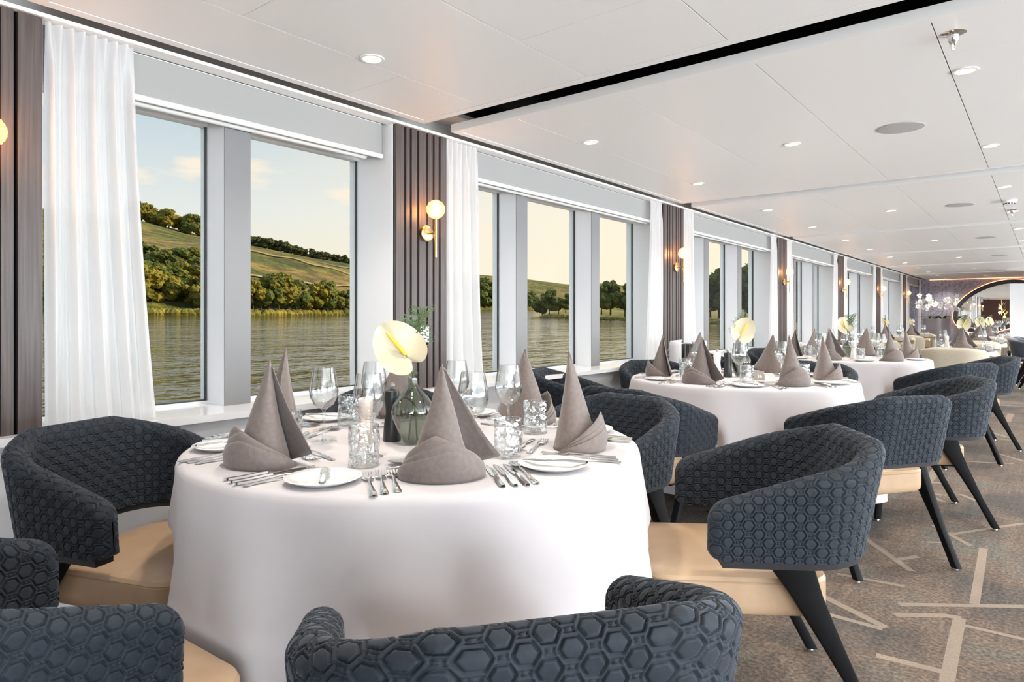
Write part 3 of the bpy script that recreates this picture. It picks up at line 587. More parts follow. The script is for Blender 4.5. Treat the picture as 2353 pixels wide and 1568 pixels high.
# ------------------------------------------------------------------ tables
TR = .655
def seat_limits(seats, n):             # how far out the cloth may hang before it meets a pushed-in seat, per direction
    out = []
    for i in range(n):
        a = 2*PI*i/n; lim = .9
        for (sx, sy, rz) in seats:
            c, q = math.cos(rz), math.sin(rz)
            for k in range(60):
                rr = .50+.005*k; dx, dy = rr*math.cos(a)-sx, rr*math.sin(a)-sy; lx, ly = c*dx+q*dy, -q*dx+c*dy
                if abs(lx) < .250 and -.2 < ly < .340: lim = min(lim, rr-.008); break
        out.append(lim)
    m = [min(out[(i+k) % n] for k in (-1, 0, 1)) for i in range(n)]
    return [sum(m[(i+k) % n] for k in range(-3, 4))/7 for i in range(n)]
def cloth_mesh(seed, seats, hem=.14):
    r = random.Random(seed); ph = [r.uniform(0, 6.28) for _ in range(5)]
    def fold(a): return .4*math.sin(5*a+ph[0])+.4*math.sin(9*a+ph[1])+.3*math.sin(15*a+ph[2])+.2*math.sin(3*a+ph[3])
    prof = [(.0, 0), (.30, 0), (.58, 0), (.63, 0), (.647, -.002), (.655, -.008), (.660, -.020)]
    NA = 240; lims = seat_limits(seats, NA)
    def fn(u, v):
        a = u*2*PI
        i = int(round(v*27))
        if i < len(prof): q, z = prof[i]; return (max(q, .002)*math.cos(a), max(q, .002)*math.sin(a), .75+z)
        f = (i-len(prof)+1)/21; z = .73-(.73-hem)*f
        rr = .660+.088*f**1.1+(fold(a)+.35*abs(fold(a*1.0+.7)))*.058*f**.85
        t = min(1, max(0, (.57-z)/.11)); t = t*t*(3-2*t); lm = lims[int(round(u*NA)) % NA]
        if rr > lm: rr = rr+(lm-rr)*t
        return (rr*math.cos(a), rr*math.sin(a), z+.01*math.sin(4*a+ph[4])*f)
    return MB().grid(fn, NA, 28, True).mesh('tablecloth', 'cloth', True, 60)
T_TOP = MB().lathe([(.0005, .715), (.64, .715), (.645, .72), (.645, .742), (.0005, .742)], 48).mesh('table_top', 'slate_top')
T_COL = MB().lathe([(.04, .02), (.035, .1), (.035, .65), (.12, .714)], 20).mesh('pedestal', 'black_leg'); T_BASE = MB().lathe([(.0005, 0), (.36, 0), (.36, .008), (.10, .02), (.0005, .024)], 40).mesh('foot_plate', 'black_leg')
def strip(m, st, th):                  # flat tapering bar: stations (y, x, halfwidth, z)
    m.loft([[(x-w, y, z), (x-w*.6, y, z+th), (x+w*.6, y, z+th), (x+w, y, z)] for y, x, w, z in st]); return m
def cutlery():
    k = MB(); strip(k, [(-.11, 0, .0045, .0015), (-.10, 0, .0085, .001), (-.07, 0, .0085, .001), (-.03, 0, .0055, .003), (-.01, 0, .005, .003)], .0045)
    strip(k, [(-.01, 0, .006, .003), (.0, .001, .0095, .002), (.07, .001, .0095, .001), (.10, -.002, .006, .001), (.112, -.004, .001, .001)], .0016)
    f = MB(); strip(f, [(-.10, 0, .004, .001), (-.095, 0, .0095, .001), (-.06, 0, .007, .003), (.0, 0, .003, .006), (.025, 0, .003, .007), (.035, 0, .011, .005), (.05, 0, .0125, .003), (.055, 0, .0125, .003)], .0022)
    for i in range(4):
        x = -.0105+.007*i; strip(f, [(.053, x, .0022, .003), (.075, x, .0019, .002), (.10, x*.96, .0008, .006)], .0018)
    s = MB(); strip(s, [(-.10, 0, .004, .001), (-.095, 0, .0095, .001), (-.06, 0, .007, .003), (.0, 0, .003, .007), (.045, 0, .0035, .007)], .0022)
    def bowl(u, v):
        a = u*2*PI; rr = v; y = .072+.030*rr*math.sin(a)*(1+.12*math.sin(a)); x = .0205*rr*math.cos(a); return (x, y, .0015+.0085*rr*rr)
    s.grid(bowl, 20, 6, True)
    b = MB(); strip(b, [(-.085, 0, .004, .001), (-.075, 0, .008, .001), (-.03, 0, .0045, .002), (-.005, 0, .0045, .002)], .004); strip(b, [(-.005, 0, .006, .002), (.01, .002, .0105, .001), (.05, .002, .0115, .001), (.078, -.003, .003, .001)], .0015)
    return k.mesh('knife', 'silver', True, 50), f.mesh('fork', 'silver', True, 50), s.mesh('spoon', 'silver', True, 60), b.mesh('butter_knife', 'silver', True, 50)
KNIFE, FORK, SPOON, BUTTER = cutlery()
PLATE = MB().lathe([(.0005, .003), (.046, .003), (.052, .005), (.066, .010), (.084, .0145), (.0855, .0135), (.083, .0115), (.060, .002), (.050, 0), (.0005, 0)], 48).mesh('bread_plate', 'porcelain', True, 60)
G_BOWL = MB().lathe([(.0005, .100), (.012, .101), (.028, .112), (.040, .135), (.0425, .152), (.040, .175), (.035, .205), (.0325, .222), (.0318, .222), (.0344, .204), (.0392, .175), (.0415, .152), (.039, .136), (.027, .114), (.0005, .104)], 40).mesh('bowl', 'glass', True, 70)
G_STEM = MB().lathe([(.010, .003), (.0048, .012), (.0040, .03), (.0040, .08), (.0055, .095), (.012, .101)], 16).mesh('stem', 'glass', True, 70)
G_FOOT = MB().lathe([(.0385, .0005), (.0385, .002), (.030, .003), (.010, .0045), (.003, .010)], 36).mesh('foot', 'glass', True, 70)
def tumbler_mesh():
    def wv(a, z): return 1+.045*math.sin(3*a+26*z)+.035*math.sin(5*a-38*z+1)+.02*math.sin(2*a+70*z)
    def out(u, v):
        a = u*2*PI; z = .002+.100*v; k = math.sin(PI*min(1, v*1.05))**.5 if v < .95 else 0; r = .0375*(1+(wv(a, z)-1)*k)
        return (r*math.cos(a), r*math.sin(a), z)
    def inn(u, v):
        a = u*2*PI; z = .102-.090*v; k = math.sin(PI*min(1, v))**.5; r = .0345*(1+(wv(a, z)-1)*k*.8); r = r*(1 if v < .93 else .8)
        return (r*math.cos(a), r*math.sin(a), z)
    return MB().grid(out, 40, 26, True).grid(inn, 40, 18, True).lathe([(.0005, .002), (.0375, .002)], 40).lathe([(.0005, .012), (.028, .012)], 40).lathe([(.0375, .102), (.036, .1035), (.0345, .102)], 40).mesh('tumbler', 'tumbler_glass', True, 70)
TUMB = tumbler_mesh()
def napkin_meshes(seed):
    r = random.Random(seed); H = .262+r.uniform(-.008, .008); ph = r.uniform(0, 6)
    def body(u, v):                    # wrapped sheet: apex at top, its loose end flares out as a wing
        a = math.radians(600)-u*math.radians(400)
        fl = max(0, (u-.84)/.16); rb = 1-.10*(1-u)*(.5)
        rx, ry = .080*rb*(1+.85*fl**1.6), .066*rb*(1+.85*fl**1.6)
        t = 1-v; k = t**1.12 if t > 0 else 0; z = H*v*(1-.02*math.sin(3*a+ph))
        tip = .004+.010*fl
        x = (rx*k+tip*(1-k)*.4)*math.cos(a)+.003*math.sin(9*v+ph)*k; y = (ry*k+tip*(1-k)*.4)*math.sin(a)-.012*v-.010*v*v
        z += .035*fl**1.5*(1-v)
        return (x, y, z-(0.012*u if v > .96 else 0))
    b = MB().grid(body, 72, 22)
    def cuff(off, peak, h, w):
        def fn(u, v):
            a = math.radians(90)+(u-.5)*2*math.radians(118); q = abs(u-peak)/(1-peak if u > peak else peak)
            top = .006+h*max(0, 1-q**1.15); z = top*v
            k = 1+off-.06*(z/.1)
            bul = .006*math.sin(PI*u)*math.sin(PI*v)
            return ((.082*k+bul)*math.cos(a)*w, (.070*k+bul)*math.sin(a), z)
        return fn
    c = MB(); c.grid(cuff(.05, .46, .100, 1.02), 40, 10); c.grid(cuff(.10, .54, .086, 1.03), 40, 10)
    c2 = MB(); c2.grid(cuff(.16, .56, .066, 1.05), 40, 10)
    return b.mesh('napkin_cone', 'napkin_cloth', True, 180), c.mesh('cuff_inner', 'napkin_cloth', True, 180), c2.mesh('cuff', 'napkin_cloth', True, 180)
NAPS = [napkin_meshes(s) for s in (1, 2, 3)]
for tr in NAPS:
    pass
def napkin(p, rz, label, i, z=.7505):
    t = thing('folded_napkin', label, 'napkin', (p[0], p[1], z), rz, 'standing folded napkins')
    for nm, me in zip(('napkin_cone', 'cuff_lining', 'cuff'), NAPS[i % 3]):
        o = obj(nm, me, t); md = o.modifiers.new('thick', 'SOLIDIFY'); md.thickness = .0022; md.offset = 0
def wineglass(p, label, z=.7505, sc=1):
    t = thing('wine_glass', label, 'wine glass', (p[0], p[1], z), 0, 'wine glasses', sc)
    obj('bowl', G_BOWL, t); obj('stem', G_STEM, t); obj('foot', G_FOOT, t)
SEATS = {323: 'near aisle-side seat', 23: 'far aisle-side seat', 83: 'far-end seat', 143: 'far window-side seat', 203: 'near window-side seat', 263: 'near-end seat'}
SEATP = {323: 'near aisle side', 23: 'far aisle side', 83: 'far end', 143: 'far window side', 203: 'near window side', 263: 'near end'}
def place(cx, cy, a, tn, i, full=True):
    ra = math.radians(a); r = np.array([math.cos(ra), math.sin(ra)]); tg = np.array([-r[1], r[0]]); c = np.array([cx, cy]); z = .7505; sn = SEATS[a]
    rz = ra-PI/2; jit = random.Random(a+int(cy*10))
    P = lambda rr, tt: c+r*rr+tg*tt
    at = '%s of the %s round table' % (sn, tn)
    napkin(P(.485, 0), rz+jit.uniform(-.25, .25), 'taupe napkin folded into a tall cone, %s' % at, i)
    wineglass(P(.25, .12), 'clear wine glass at the %s' % at)
    tag(obj('water_tumbler', TUMB, None, (*P(.315, .20), z), (0, 0, jit.uniform(0, 6))), 'wavy clear water tumbler at the %s' % at, 'tumbler', 'water tumblers')
    tag(obj('bread_plate', PLATE, None, (*P(.475, -.266), z)), 'small white bread plate left of the %s' % at, 'plate', 'bread plates')
    if not full: return
    tag(obj('butter_knife', BUTTER, None, (*P(.475, -.265), z+.0155), (0, .0, ra+PI/2+jit.uniform(-.1, .1))), 'silver butter knife lying on bread plate, %s' % at, 'knife', 'butter knives')
    for k, w in enumerate(('inner', 'middle', 'outer')):
        tag(obj('table_knife', KNIFE, None, (*P(.515, .118+.026*k), z), (0, 0, ra+PI/2+jit.uniform(-.05, .05))), '%s silver table knife, %s' % (w, at), 'knife', 'table knives')
        tag(obj('table_fork', FORK, None, (*P(.51+.01*k, -.112-.027*k), z), (0, 0, ra+PI/2+jit.uniform(-.05, .05))), '%s silver table fork, %s' % (w, at), 'fork', 'table forks')
    tag(obj('soup_spoon', SPOON, None, (*P(.515, .192), z), (0, 0, ra+PI/2)), 'silver soup spoon beside the knives, %s' % at, 'spoon', 'soup spoons')
    tag(obj('dessert_spoon', SPOON, None, (*P(.335, -.01), z), (0, 0, ra+PI)), 'dessert spoon laid crosswise, %s' % at, 'spoon', 'dessert spoons')
    tag(obj('dessert_fork', FORK, None, (*P(.375, -.02), z), (0, 0, ra)), 'dessert fork laid crosswise, %s' % at, 'fork', 'dessert forks')
# flowers
VASE = MB().lathe([(.0005, .003), (.024, .001), (.030, .006), (.046, .040), (.060, .078), (.0625, .095), (.058, .118), (.040, .142), (.022, .160), (.0145, .175), (.013, .195), (.0145, .208), (.0155, .210), (.0135, .207), (.0115, .195), (.013, .176), (.020, .161), (.038, .142), (.0565, .117), (.0608, .095), (.058, .078), (.044, .041), (.027, .008), (.0005, .006)], 48).mesh('vase_body', 'smoke_glass', True, 70)
WATER = MB().lathe([(.0005, .008), (.026, .009), (.0435, .041), (.0575, .078), (.0600, .092), (.0005, .0925)], 40).mesh('water', 'vase_water', True, 40)
def spathe_mesh():
    TH = [0, 25, 60, 100, 130, 155, 170, 180]; RR = [.112, .100, .080, .068, .064, .058, .040, .016]
    def fn(u, v):
        a = u*360-180; r = float(np.interp(abs(a), TH, RR))
        r = sum(float(np.interp(min(180, abs(((a+k+180) % 360)-180)), TH, RR)) for k in (-8, -4, 0, 4, 8))/5*v
        th = math.radians(a); x, y = r*math.sin(th), r*math.cos(th)
        z = .9*r*r/.1*.25+.006*math.sin(3*th+1)*v*v-.02*math.exp(-(x/.012)**2)*v*.3
        return (x, y, z)
    return MB().grid(fn, 72, 12, True).mesh('spathe', 'spathe', True, 180)
SPATHE = spathe_mesh()
SPADIX = MB().tube([(0, 0, .002), (0, .028, .018), (0, .060, .030), (0, .078, .034)], [.0062, .006, .005, .0028], 10).mesh('spadix', 'spadix')
LEAF = MB().add([(0, 0, 0), (.018, .005, .002), (.036, .004, .001), (.050, 0, -.002), (.036, -.004, .001), (.018, -.005, .002)], [(0, 1, 2, 3, 4, 5)]).mesh('leaflet', 'fern', False)
MILL = [(.026, 0), (.027, .004), (.024, .05), (.019, .085), (.020, .10), (.0225, .125), (.0225, .140), (.021, .150), (.008, .155), (.0005, .156)]
mills = {k: MB().lathe([(.0005, 0)]+MILL, 28).mesh('mill_body', k, True, 50) for k in ('mill_black', 'mill_white', 'mill_beige')}
KNOB = MB().lathe([(.004, .154), (.005, .158), (.0085, .163), (.009, .168), (.006, .174), (.0005, .175)], 18).mesh('knob', 'knob_grey')
def mill(p, kind, label, z=.7505, sc=1.):
    t = thing('pepper_mill', label, 'mill', (p[0], p[1], z), 0, 'salt and pepper mills', sc); obj('mill_body', mills[kind], t); obj('knob', KNOB, t)
def flower(p, label, toward, tilt, roll, z=.7505, fern_yaw=0., tn='', head=(0, 0, .27), fern=True):
    t = thing('glass_vase', 'smoked glass bud vase, %s' % tn, 'vase', (p[0], p[1], z), 0, 'bud vases'); obj('vase_body', VASE, t); obj('water', WATER, t)
    f = thing('anthurium_flower', label, 'flower', (p[0], p[1], z), 0, 'anthurium flowers')
    nrm = Vector((math.cos(toward), math.sin(toward), tilt)).normalized(); xr = Vector((0, 0, 1)).cross(nrm).normalized(); up = nrm.cross(xr)
    ya = up*math.cos(roll)-xr*math.sin(roll); xa = ya.cross(nrm)
    q = obj('spathe', SPATHE, f, head, Matrix((xa, ya, nrm)).transposed().to_euler()); obj('spadix', SPADIX, q)
    obj('stem', MB().tube([(.015, .004, .012), (.008, 0, .12), (0, 0, .205), (head[0]*.5, head[1]*.5, head[2]-.02), head], [.003]*5, 8).mesh('stem', 'stem_green'), f)
    if not fern: return
    g = thing('fern_sprig', 'dark green fern sprig, %s' % tn, 'fern', (p[0], p[1], z), fern_yaw, 'fern sprigs')
    pts = [Vector((-.012, 0, .012)), Vector((0, 0, .12)), Vector((0, 0, .205)), Vector((-.006, .010, .275)), Vector((.002, .012, .335)), Vector((.030, .012, .400))]
    obj('stem', MB().tube(pts, [.0022, .002, .002, .0016, .0012, .0005], 6).mesh('stem', 'fern'), g)
    for k in range(9):
        fr = .20+.80*k/8; seg = 3+min(1, int(fr*2)); a_, b_ = pts[2+min(2, int(fr*3))], pts[3+min(2, int(fr*3))]; loc = a_.lerp(b_, (fr*3) % 1)
        for sd in (-1, 1):
            ln = 1.6-.95*fr; br = MB()
            for j in range(8):
                bxp = .0085*j*ln
                for s2 in (-1, 1):
                    l = .017*(1-.085*j); br.add([(bxp, 0, 0), (bxp+l*.55, s2*l*.6, .001), (bxp+l*.9, s2*l*1.0, 0), (bxp+l*.2, s2*l*.75, .001)], [(0, 1, 2, 3)])
            th = .62 if sd > 0 else PI-.45
            obj('leaflet', br.mesh('leaflet', 'fern', False), g, loc, (PI/2+R_.uniform(-.5, .5), -th+R_.uniform(-.2, .2), R_.uniform(-.35, .35)))
# text plate helper: real letters as mesh
def text_mesh(txt, size, depth=.0002):
    cu = bpy.data.curves.new('t', 'FONT'); cu.body = txt; cu.size = size; cu.align_x = 'CENTER'; cu.align_y = 'CENTER'; cu.extrude = depth
    o = bpy.data.objects.new('t', cu); C.objects.link(o); me = bpy.data.meshes.new_from_object(o.evaluated_get(bpy.context.evaluated_depsgraph_get())); bpy.data.objects.remove(o); me.materials.clear(); return me
def tent_card(p, rz, label, txt=None, z=.7505):
    t = thing('table_number_card', label, 'card', (p[0], p[1], z), rz, 'table number cards')
    d = .018; h = .052; w = .030
    obj('front_panel', MB().add([(-w, -d, 0), (w, -d, 0), (w, 0, h), (-w, 0, h)], [(0, 1, 2, 3)]).mesh('front_panel', 'card_grey', False), t).modifiers.new('s', 'SOLIDIFY').thickness = .0008
    obj('back_panel', MB().add([(-w, d, 0), (w, d, 0), (w, 0, h), (-w, 0, h)], [(3, 2, 1, 0)]).mesh('back_panel', 'card_grey', False), t).modifiers.new('s', 'SOLIDIFY').thickness = .0008
    if txt:
        me = text_mesh(txt, .030); me.materials.append(M['card_print']); obj('number', me, t, (0, -d*.55-.0010, h*.45), (math.atan2(h, d), 0, 0))
T1C = {323: (-.671, .808, 143), 23: (-.71, 2.01, 214), 83: (-1.44, 2.29, 265), 203: (-2.15, .91, 20), 263: (-1.42, .37, 92)}
TABLES = [(-1.49, 1.41, 'nearest'), (-1.47, 4.08, 'second'), (-1.43, 6.78, 'third')]
for ti, (cx, cy, tn) in enumerate(TABLES):
    t = thing('round_table', '%s round pedestal table under a white cloth' % tn, 'table', (cx, cy, 0), 0, 'round tables'); obj('table_top', T_TOP, t); obj('pedestal', T_COL, t); obj('foot_plate', T_BASE, t)
    seats = []
    for i, a in enumerate(SEATS):
        ra = math.radians(a); d = .965
        if ti == 0: d = {203: .90, 143: .90, 263: .93, 323: .93, 23: .95, 83: .93}[a]
        dx, dy = d*math.cos(ra), d*math.sin(ra)
        X_, Y_, rz_ = cx+dx, cy+dy, ra+PI/2+random.Random(a+ti).uniform(-.08, .08)
        if ti == 0 and a in T1C: X_, Y_, fd = T1C[a]; rz_ = math.radians(fd-90)
        seats.append((X_-cx, Y_-cy, rz_))
        chair(X_, Y_, rz_, 'navy hexagon-velvet armchair at the %s of the %s round table' % (SEATP[a], tn))
        place(cx, cy, a, tn, i+ti, full=ti < 2)
    tag(obj('tablecloth', cloth_mesh(ti+3, seats), None, (cx, cy, 0)), 'white floor-length cloth on the %s round table' % tn, 'tablecloth', 'round white tablecloths')
flower((-1.45, 1.35), 'cream anthurium with yellow spadix on the nearest round table', -.76, .25, .75, tn='on the nearest round table', fern_yaw=.68, head=(-.01, -.02, .262))
mill((-1.535, 1.345), 'mill_black', 'tall black pepper mill beside vase on nearest round table', sc=1.0)
mill((-1.545, 1.255), 'mill_beige', 'pale beige salt mill left of the vase on nearest round table', sc=.9)
flower((-1.49, 4.14), 'white anthurium tilted right on the second round table', -.9, .3, -.55, tn='on the second round table', fern_yaw=1.2, head=(.01, -.02, .265))
mill((-1.60, 4.04), 'mill_white', 'white salt mill on the second round table'); mill((-1.545, 4.07), 'mill_black', 'black pepper mill on the second round table')
tent_card((-1.33, 4.0), .62, 'small taupe tent card reading 36 on the second round table', '36')
flower((-1.43, 6.80), 'white anthurium on the third round table', -.9, .3, .5, tn='on the third round table', fern_yaw=.3, head=(-.03, -.02, .27))
mill((-1.36, 6.62), 'mill_white', 'white salt mill on the third round table')
# ------------------------------------------------------------------ sconces on the pillars
def sconce(n, y):
    t = thing('wall_sconce', 'brass wall sconce with ribbed glass globe on the %s slatted pillar' % ORD[n], 'wall lamp', (XP+.004, y, 1.447), 0, 'globe wall sconces')
    obj('backplate', MB().lathe([(.0005, .022), (.042, .022), (.045, .020), (.045, 0)], 36).mesh('backplate', 'brass', True, 35), t, (0, 0, .134), (0, PI/2, 0))
    obj('arm', MB().tube([(.02, 0, .134), (.082, 0, .134)], .006, 12).mesh('arm', 'brass'), t)
    obj('stem', MB().tube([(.082, 0, 0), (.082, 0, .212)], .0075, 14).mesh('stem', 'brass'), t)
    n_ = 40; prof = []
    for k in range(n_+1):
        th = .22+(PI-.30)*k/n_; r = .050*(1+.035*math.sin(k*PI*2*11/n_)); prof.append((r*math.sin(th), -r*math.cos(th)))
    g = obj('globe', MB().lathe(prof, 32).mesh('globe', 'globe_glass', True, 180), t, (.082, 0, .260))
    obj('bulb', MB().lathe([(.0005, .0), (.009, .0), (.010, .01), (.010, .055), (.006, .062), (.0005, .063)], 14).mesh('bulb', 'filament'), g, (0, 0, -.040))
    ld = bpy.data.lights.new('glow', 'POINT'); ld.energy = 1.0; ld.color = (1, .46, .16); ld.shadow_soft_size = .03; obj('glow', ld, g, (0, 0, 0))
for i, (a, b) in enumerate(PIL): sconce(i, (a+b)/2+(.02 if i else .02))
# notice plate with a small symbol on the second pillar
t = thing('control_plate', 'white control plate with a black key symbol on the second slatted pillar', 'plate', (XP+.005, 2.575, .985))
obj('plate', bx('plate', 'card_white', 0, .006, -.030, .030, 0, .085), t); obj('inset', bx('inset', 'plastic_white', .006, .008, -.022, .022, .02, .062), t)
obj('symbol', MB().add([(.009, -.014, .040), (.009, -.004, .037), (.009, 0, .031), (.009, .004, .037), (.009, .014, .040), (.009, .004, .043), (.009, 0, .048), (.009, -.004, .043)], [tuple(range(8))]).mesh('symbol', 'ink', False), t)
obj('caption', bx('caption', 'ink', .0062, .0065, -.016, .016, .072, .0745), t)
# wine cooler with a towel behind the second table
t = thing('wine_cooler', 'steel wine cooler on a stand with draped white towel by third pillar', 'wine cooler', (-2.36, 5.22, 0))
obj('stand', MB().tube([(0, 0, .02), (0, 0, .70)], .014, 12).lathe([(.0005, 0), (.13, 0), (.13, .01), (.03, .03)], 28).mesh('stand', 'chrome'), t)
obj('bucket', MB().lathe([(.0005, .70), (.075, .70), (.085, .72), (.098, .90), (.102, .905), (.096, .90), (.082, .72), (.0005, .715)], 32).mesh('bucket', 'chrome', True, 50), t)
hd = [(0, .0, 0)]
obj('ring_handle', MB().tube([(.03*math.cos(k*PI/8), 0, .03*math.sin(k*PI/8)) for k in range(17)], .003, 6).mesh('ring_handle', 'chrome'), t, (-.07, -.085, .83), (0, 0, .7))
def tw(u, v):
    a = -3.0+1.75*u; s = v*2-1; r = .101+.006*math.sin(3*u)
    if s > -.0: return (r*math.cos(a)*1.03, r*math.sin(a)*1.03, .92-.20*s)
    k = 1+s; return (r*math.cos(a)*k*1.03, r*math.sin(a)*k*1.03, .925+.012*(1-k))
obj('towel', MB().grid(tw, 16, 20).mesh('towel', 'towel'), t)
# ------------------------------------------------------------------ far dining area
RT_TOP = MB().loft([[(x, y, z) for x, y in rrect(.35, .40, .09, 6)] for z in (.735, .752)]).mesh('table_top', 'slate_top', True, 30)
RT_EDGE = MB().loft([[(x, y, z) for x, y in rrect(.352, .402, .09, 6)] for z in (.695, .735)]).mesh('gold_edge', 'gold_edge', True, 30)
FAR = [(-.78, 9.45, 'aisle-side column, first'), (-.80, 12.3, 'aisle-side column, second'), (-.82, 14.9, 'aisle-side column, third'), (-2.05, 9.5, 'window-side column, first'), (-2.05, 12.3, 'window-side column, second'), (-2.05, 15.0, 'window-side column, third')]
for k, (x, y, nm) in enumerate(FAR):
    col, row = nm.split(', ')
    nm2 = '%s small table of the %s' % (row, col.replace(' column', ' row'))
    t = thing('square_table', '%s, slate top with gold edge' % nm2, 'table', (x, y, 0), 0, 'gold-edged square tables')
    obj('table_top', RT_TOP, t); obj('gold_edge', RT_EDGE, t); obj('pedestal', T_COL, t, (0, 0, 0), (0, 0, 0), (1, 1, .97)); obj('foot_plate', T_BASE, t, (0, 0, 0), (0, 0, 0), (.75, .75, 1))
    chair(x-.02, y-.66, 0, 'beige fabric armchair on the near side of the %s' % nm2, 'beige', 'beige armchairs'); chair(x, y+.68, PI, 'beige fabric armchair on the far side of the %s' % nm2, 'beige', 'beige armchairs')
    z = .7525
    napkin((x+.02, y-.24), PI, 'taupe cone napkin on the near side of the %s' % nm2, k, z); napkin((x-.02, y+.24), 0, 'taupe cone napkin on the far side of the %s' % nm2, k+1, z)
    wineglass((x+.20, y-.10), 'clear wine glass right of the vase on the %s' % nm2, z); wineglass((x-.20, y+.10), 'clear wine glass left of the vase on the %s' % nm2, z)
    tag(obj('water_tumbler', TUMB, None, (x+.26, y-.2, z)), 'clear water tumbler at the near right of the %s' % nm2, 'tumbler', 'water tumblers')
    tag(obj('water_tumbler', TUMB, None, (x-.26, y+.2, z)), 'clear water tumbler at the far left of the %s' % nm2, 'tumbler', 'water tumblers')
    flower((x, y+.02), 'pale anthurium in a vase on the %s' % nm2, -1.2+.12*k, .3, -.5+.35*k, z, .4*k, 'on the %s' % nm2)
    mill((x-.14, y-.16), 'mill_white', 'white salt mill on the %s' % nm2, z)
    tent_card((x+.27, y-.32), .3, 'pale tent card, near right corner, %s' % nm2, None, z)
chair(-.12, 12.9, -PI/2-.2, 'plain dark blue armchair at far right, nearer of two by the white partition', 'blue', 'plain dark blue armchairs'); chair(-.10, 14.1, -PI/2-.1, 'plain dark blue armchair at far right, further of two by the white partition', 'blue', 'plain dark blue armchairs')
# white serving partition
t = thing('serving_partition', 'tall white partition cabinet standing at the far right', 'partition', (.9, 17.5, 0))
obj('body', bx('body', 'wall_white', -1.52, 1.8, 0, .4, .08, 1.83), t); obj('plinth', bx('plinth', 'wine_wall', -1.50, 1.8, .02, .4, 0, .08), t)
# mirror on the mosaic wall, dark frame, warm light strip behind
def egg(k, n=72):
    o = []
    for i in range(n):
        a = 2*PI*i/n; u, v = (.98+k)*math.cos(a), (.60+k)*math.sin(a); c, s = math.cos(.42), math.sin(.42); o.append((u*c-v*s, u*s+v*c))
    return o
t = thing('wall_mirror', 'large egg-shaped mirror with dark frame and warm back glow on mosaic wall', 'mirror', (-1.02, YE-.002, 1.40))
def ring(name, a, b, y0, y1, m):
    A, B = egg(a), egg(b); n = len(A); q = MB(); q.add([(x, y0, z) for x, z in A]+[(x, y0, z) for x, z in B]+[(x, y1, z) for x, z in A]+[(x, y1, z) for x, z in B], [f for i in range(n) for f in ((i, (i+1) % n, n+(i+1) % n, n+i), (n+i, n+(i+1) % n, 3*n+(i+1) % n, 3*n+i), (2*n+i, 2*n+(i+1) % n, (i+1) % n, i))])
    return obj(name, q.mesh(name, m, False), t)
ring('light_strip', .0, .03, -.03, -.002, 'led_orange'); ring('frame', -.09, .012, -.10, -.035, 'mirror_frame')
E_ = egg(-.085); obj('glass', MB().add([(x, -.06, z) for x, z in E_], [tuple(range(len(E_)))]).mesh('glass', 'mirror', False), t)
# orchid planter
t = thing('orchid_planter', 'tall grey stone planter in front of the mosaic wall', 'planter', (-2.14, 19.5, 0)); obj('pot', MB().lathe([(.0005, 0), (.24, 0), (.30, 1.05), (.30, 1.09), (.28, 1.09), (.27, 1.04), (.0005, 1.03)], 36).mesh('pot', 'pot_stone', True, 40), t); obj('soil', MB().lathe([(.0005, 1.05), (.27, 1.05)], 24).mesh('soil', 'bark'), t)
PET = MB()
for k in range(5):
    a = 2*PI*k/5; c, s = math.cos(a), math.sin(a); PET.add([(0, 0, 0), (.030*c-.022*s, .030*s+.022*c, .004), (.052*c, .052*s, .0), (.030*c+.022*s, .030*s-.022*c, .004)], [(0, 1, 2, 3)])
PET = PET.mesh('petals', 'petal', False); HEART = MB().lathe([(.010, .004), (.006, .012), (.0005, .014)], 10).mesh('lip', 'petal_heart')
STRAP = MB().grid(lambda u, v: ((u-.5)*.075*math.sin(PI*min(.98, max(.08, v))), .24*v, .11*math.sin(v*2.4)+.01*abs(u-.5)), 5, 8).mesh('leaf', 'fern')
ro = random.Random(3)
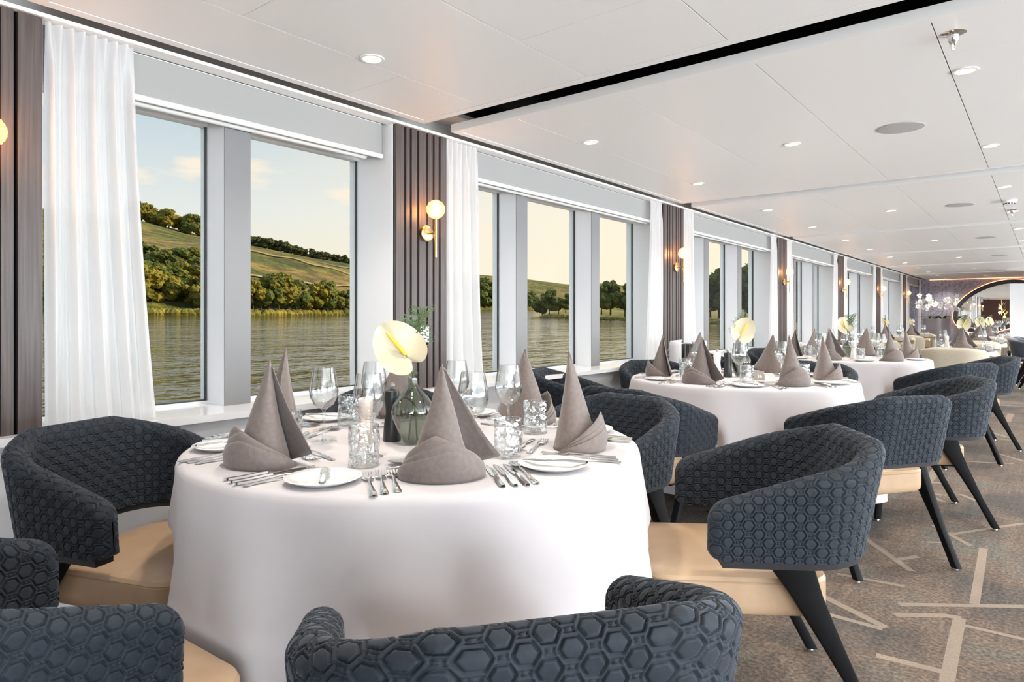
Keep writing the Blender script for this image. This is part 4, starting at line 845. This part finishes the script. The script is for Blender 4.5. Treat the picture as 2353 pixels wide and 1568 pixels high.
for q in range(4):
    bxx, byy = -2.14+(-.14, .12, -.04, .18)[q], 19.5+(-.05, -.08, .1, .06)[q]; dx = (-.14, .10, -.03, .17)[q]; tp = 1.62+.06*ro.random()
    f = thing('orchid', 'white orchid plant in the stone planter, %s of four stems' % ORD[q], 'orchid', (bxx, byy, 1.05), 0, 'white orchids')
    pts = [(0, 0, 0), (.02, 0, .25), (dx*.5, -.02, .48), (dx, -.06, .56), (dx*1.3, -.14, .50)]; obj('stem', MB().tube(pts, .005, 6).mesh('stem', 'stem_green'), f)
    for k in range(4): obj('leaf', STRAP, f, (0, 0, .0), (0, 0, 6.28*k/4+q))
    for k in range(11):
        fl = obj('flower', PET, f, (dx*.9+ro.uniform(-.14, .14), -.06+ro.uniform(-.10, .08), .50+ro.uniform(-.24, .13)), (PI/2+ro.uniform(-.5, .3), ro.uniform(0, 6), ro.uniform(-.6, .6)), (1.25,)*3); obj('lip', HEART, fl)
# behind the camera, seen only in the mirror: chandelier and wine cabinet against the dark wall
t = thing('chandelier', 'gold leaf chandelier with amber globes reflected in the mirror', 'chandelier', (-2.0, -3.6, 1.05), 0)
obj('rod', MB().tube([(0, 0, .2), (0, 0, 1.09)], .01, 8).mesh('rod', 'gold_edge'), t)
LF = MB().grid(lambda u, v: ((u-.5)*.10*math.sin(PI*min(.97, max(.03, v))), .02*math.sin(PI*u), .30*v), 5, 7).mesh('leaf', 'gold_edge')
for k in range(9): obj('leaf', LF, t, (.12*math.cos(k*2.4), .12*math.sin(k*2.4), .15+.07*k), (.5*math.sin(k), .5*math.cos(k*1.7), k))
for k in range(3): obj('globe', MB().lathe([(.07*math.sin(PI*i/12), -.07*math.cos(PI*i/12)) for i in range(13)], 18).mesh('globe', 'bulb_gold'), t, (.14*math.cos(k*2.1), .14*math.sin(k*2.1), .1+.25*k))
t = thing('wine_cabinet', 'white shelved wine cabinet with warm lights, reflected in the mirror', 'cabinet', (-.1, YB+.02, 0))
obj('body', MB().box(-.5, .5, 0, .04, 0, 1.95).box(-.5, -.46, .04, .34, 0, 1.95).box(.46, .5, .04, .34, 0, 1.95).box(-.46, .46, .04, .34, 1.9, 1.95).mesh('body', 'wall_white', False), t)
for k in range(6): obj('shelf', bx('shelf', 'wall_white', -.46, .46, .04, .33, .25+.28*k, .27+.28*k), t)
for k in range(5): obj('light', MB().lathe([(.0005, -.03), (.03, 0), (.0005, .03)], 10).mesh('light', 'bulb_gold'), t, (-.36+.18*k, .25, 1.45))
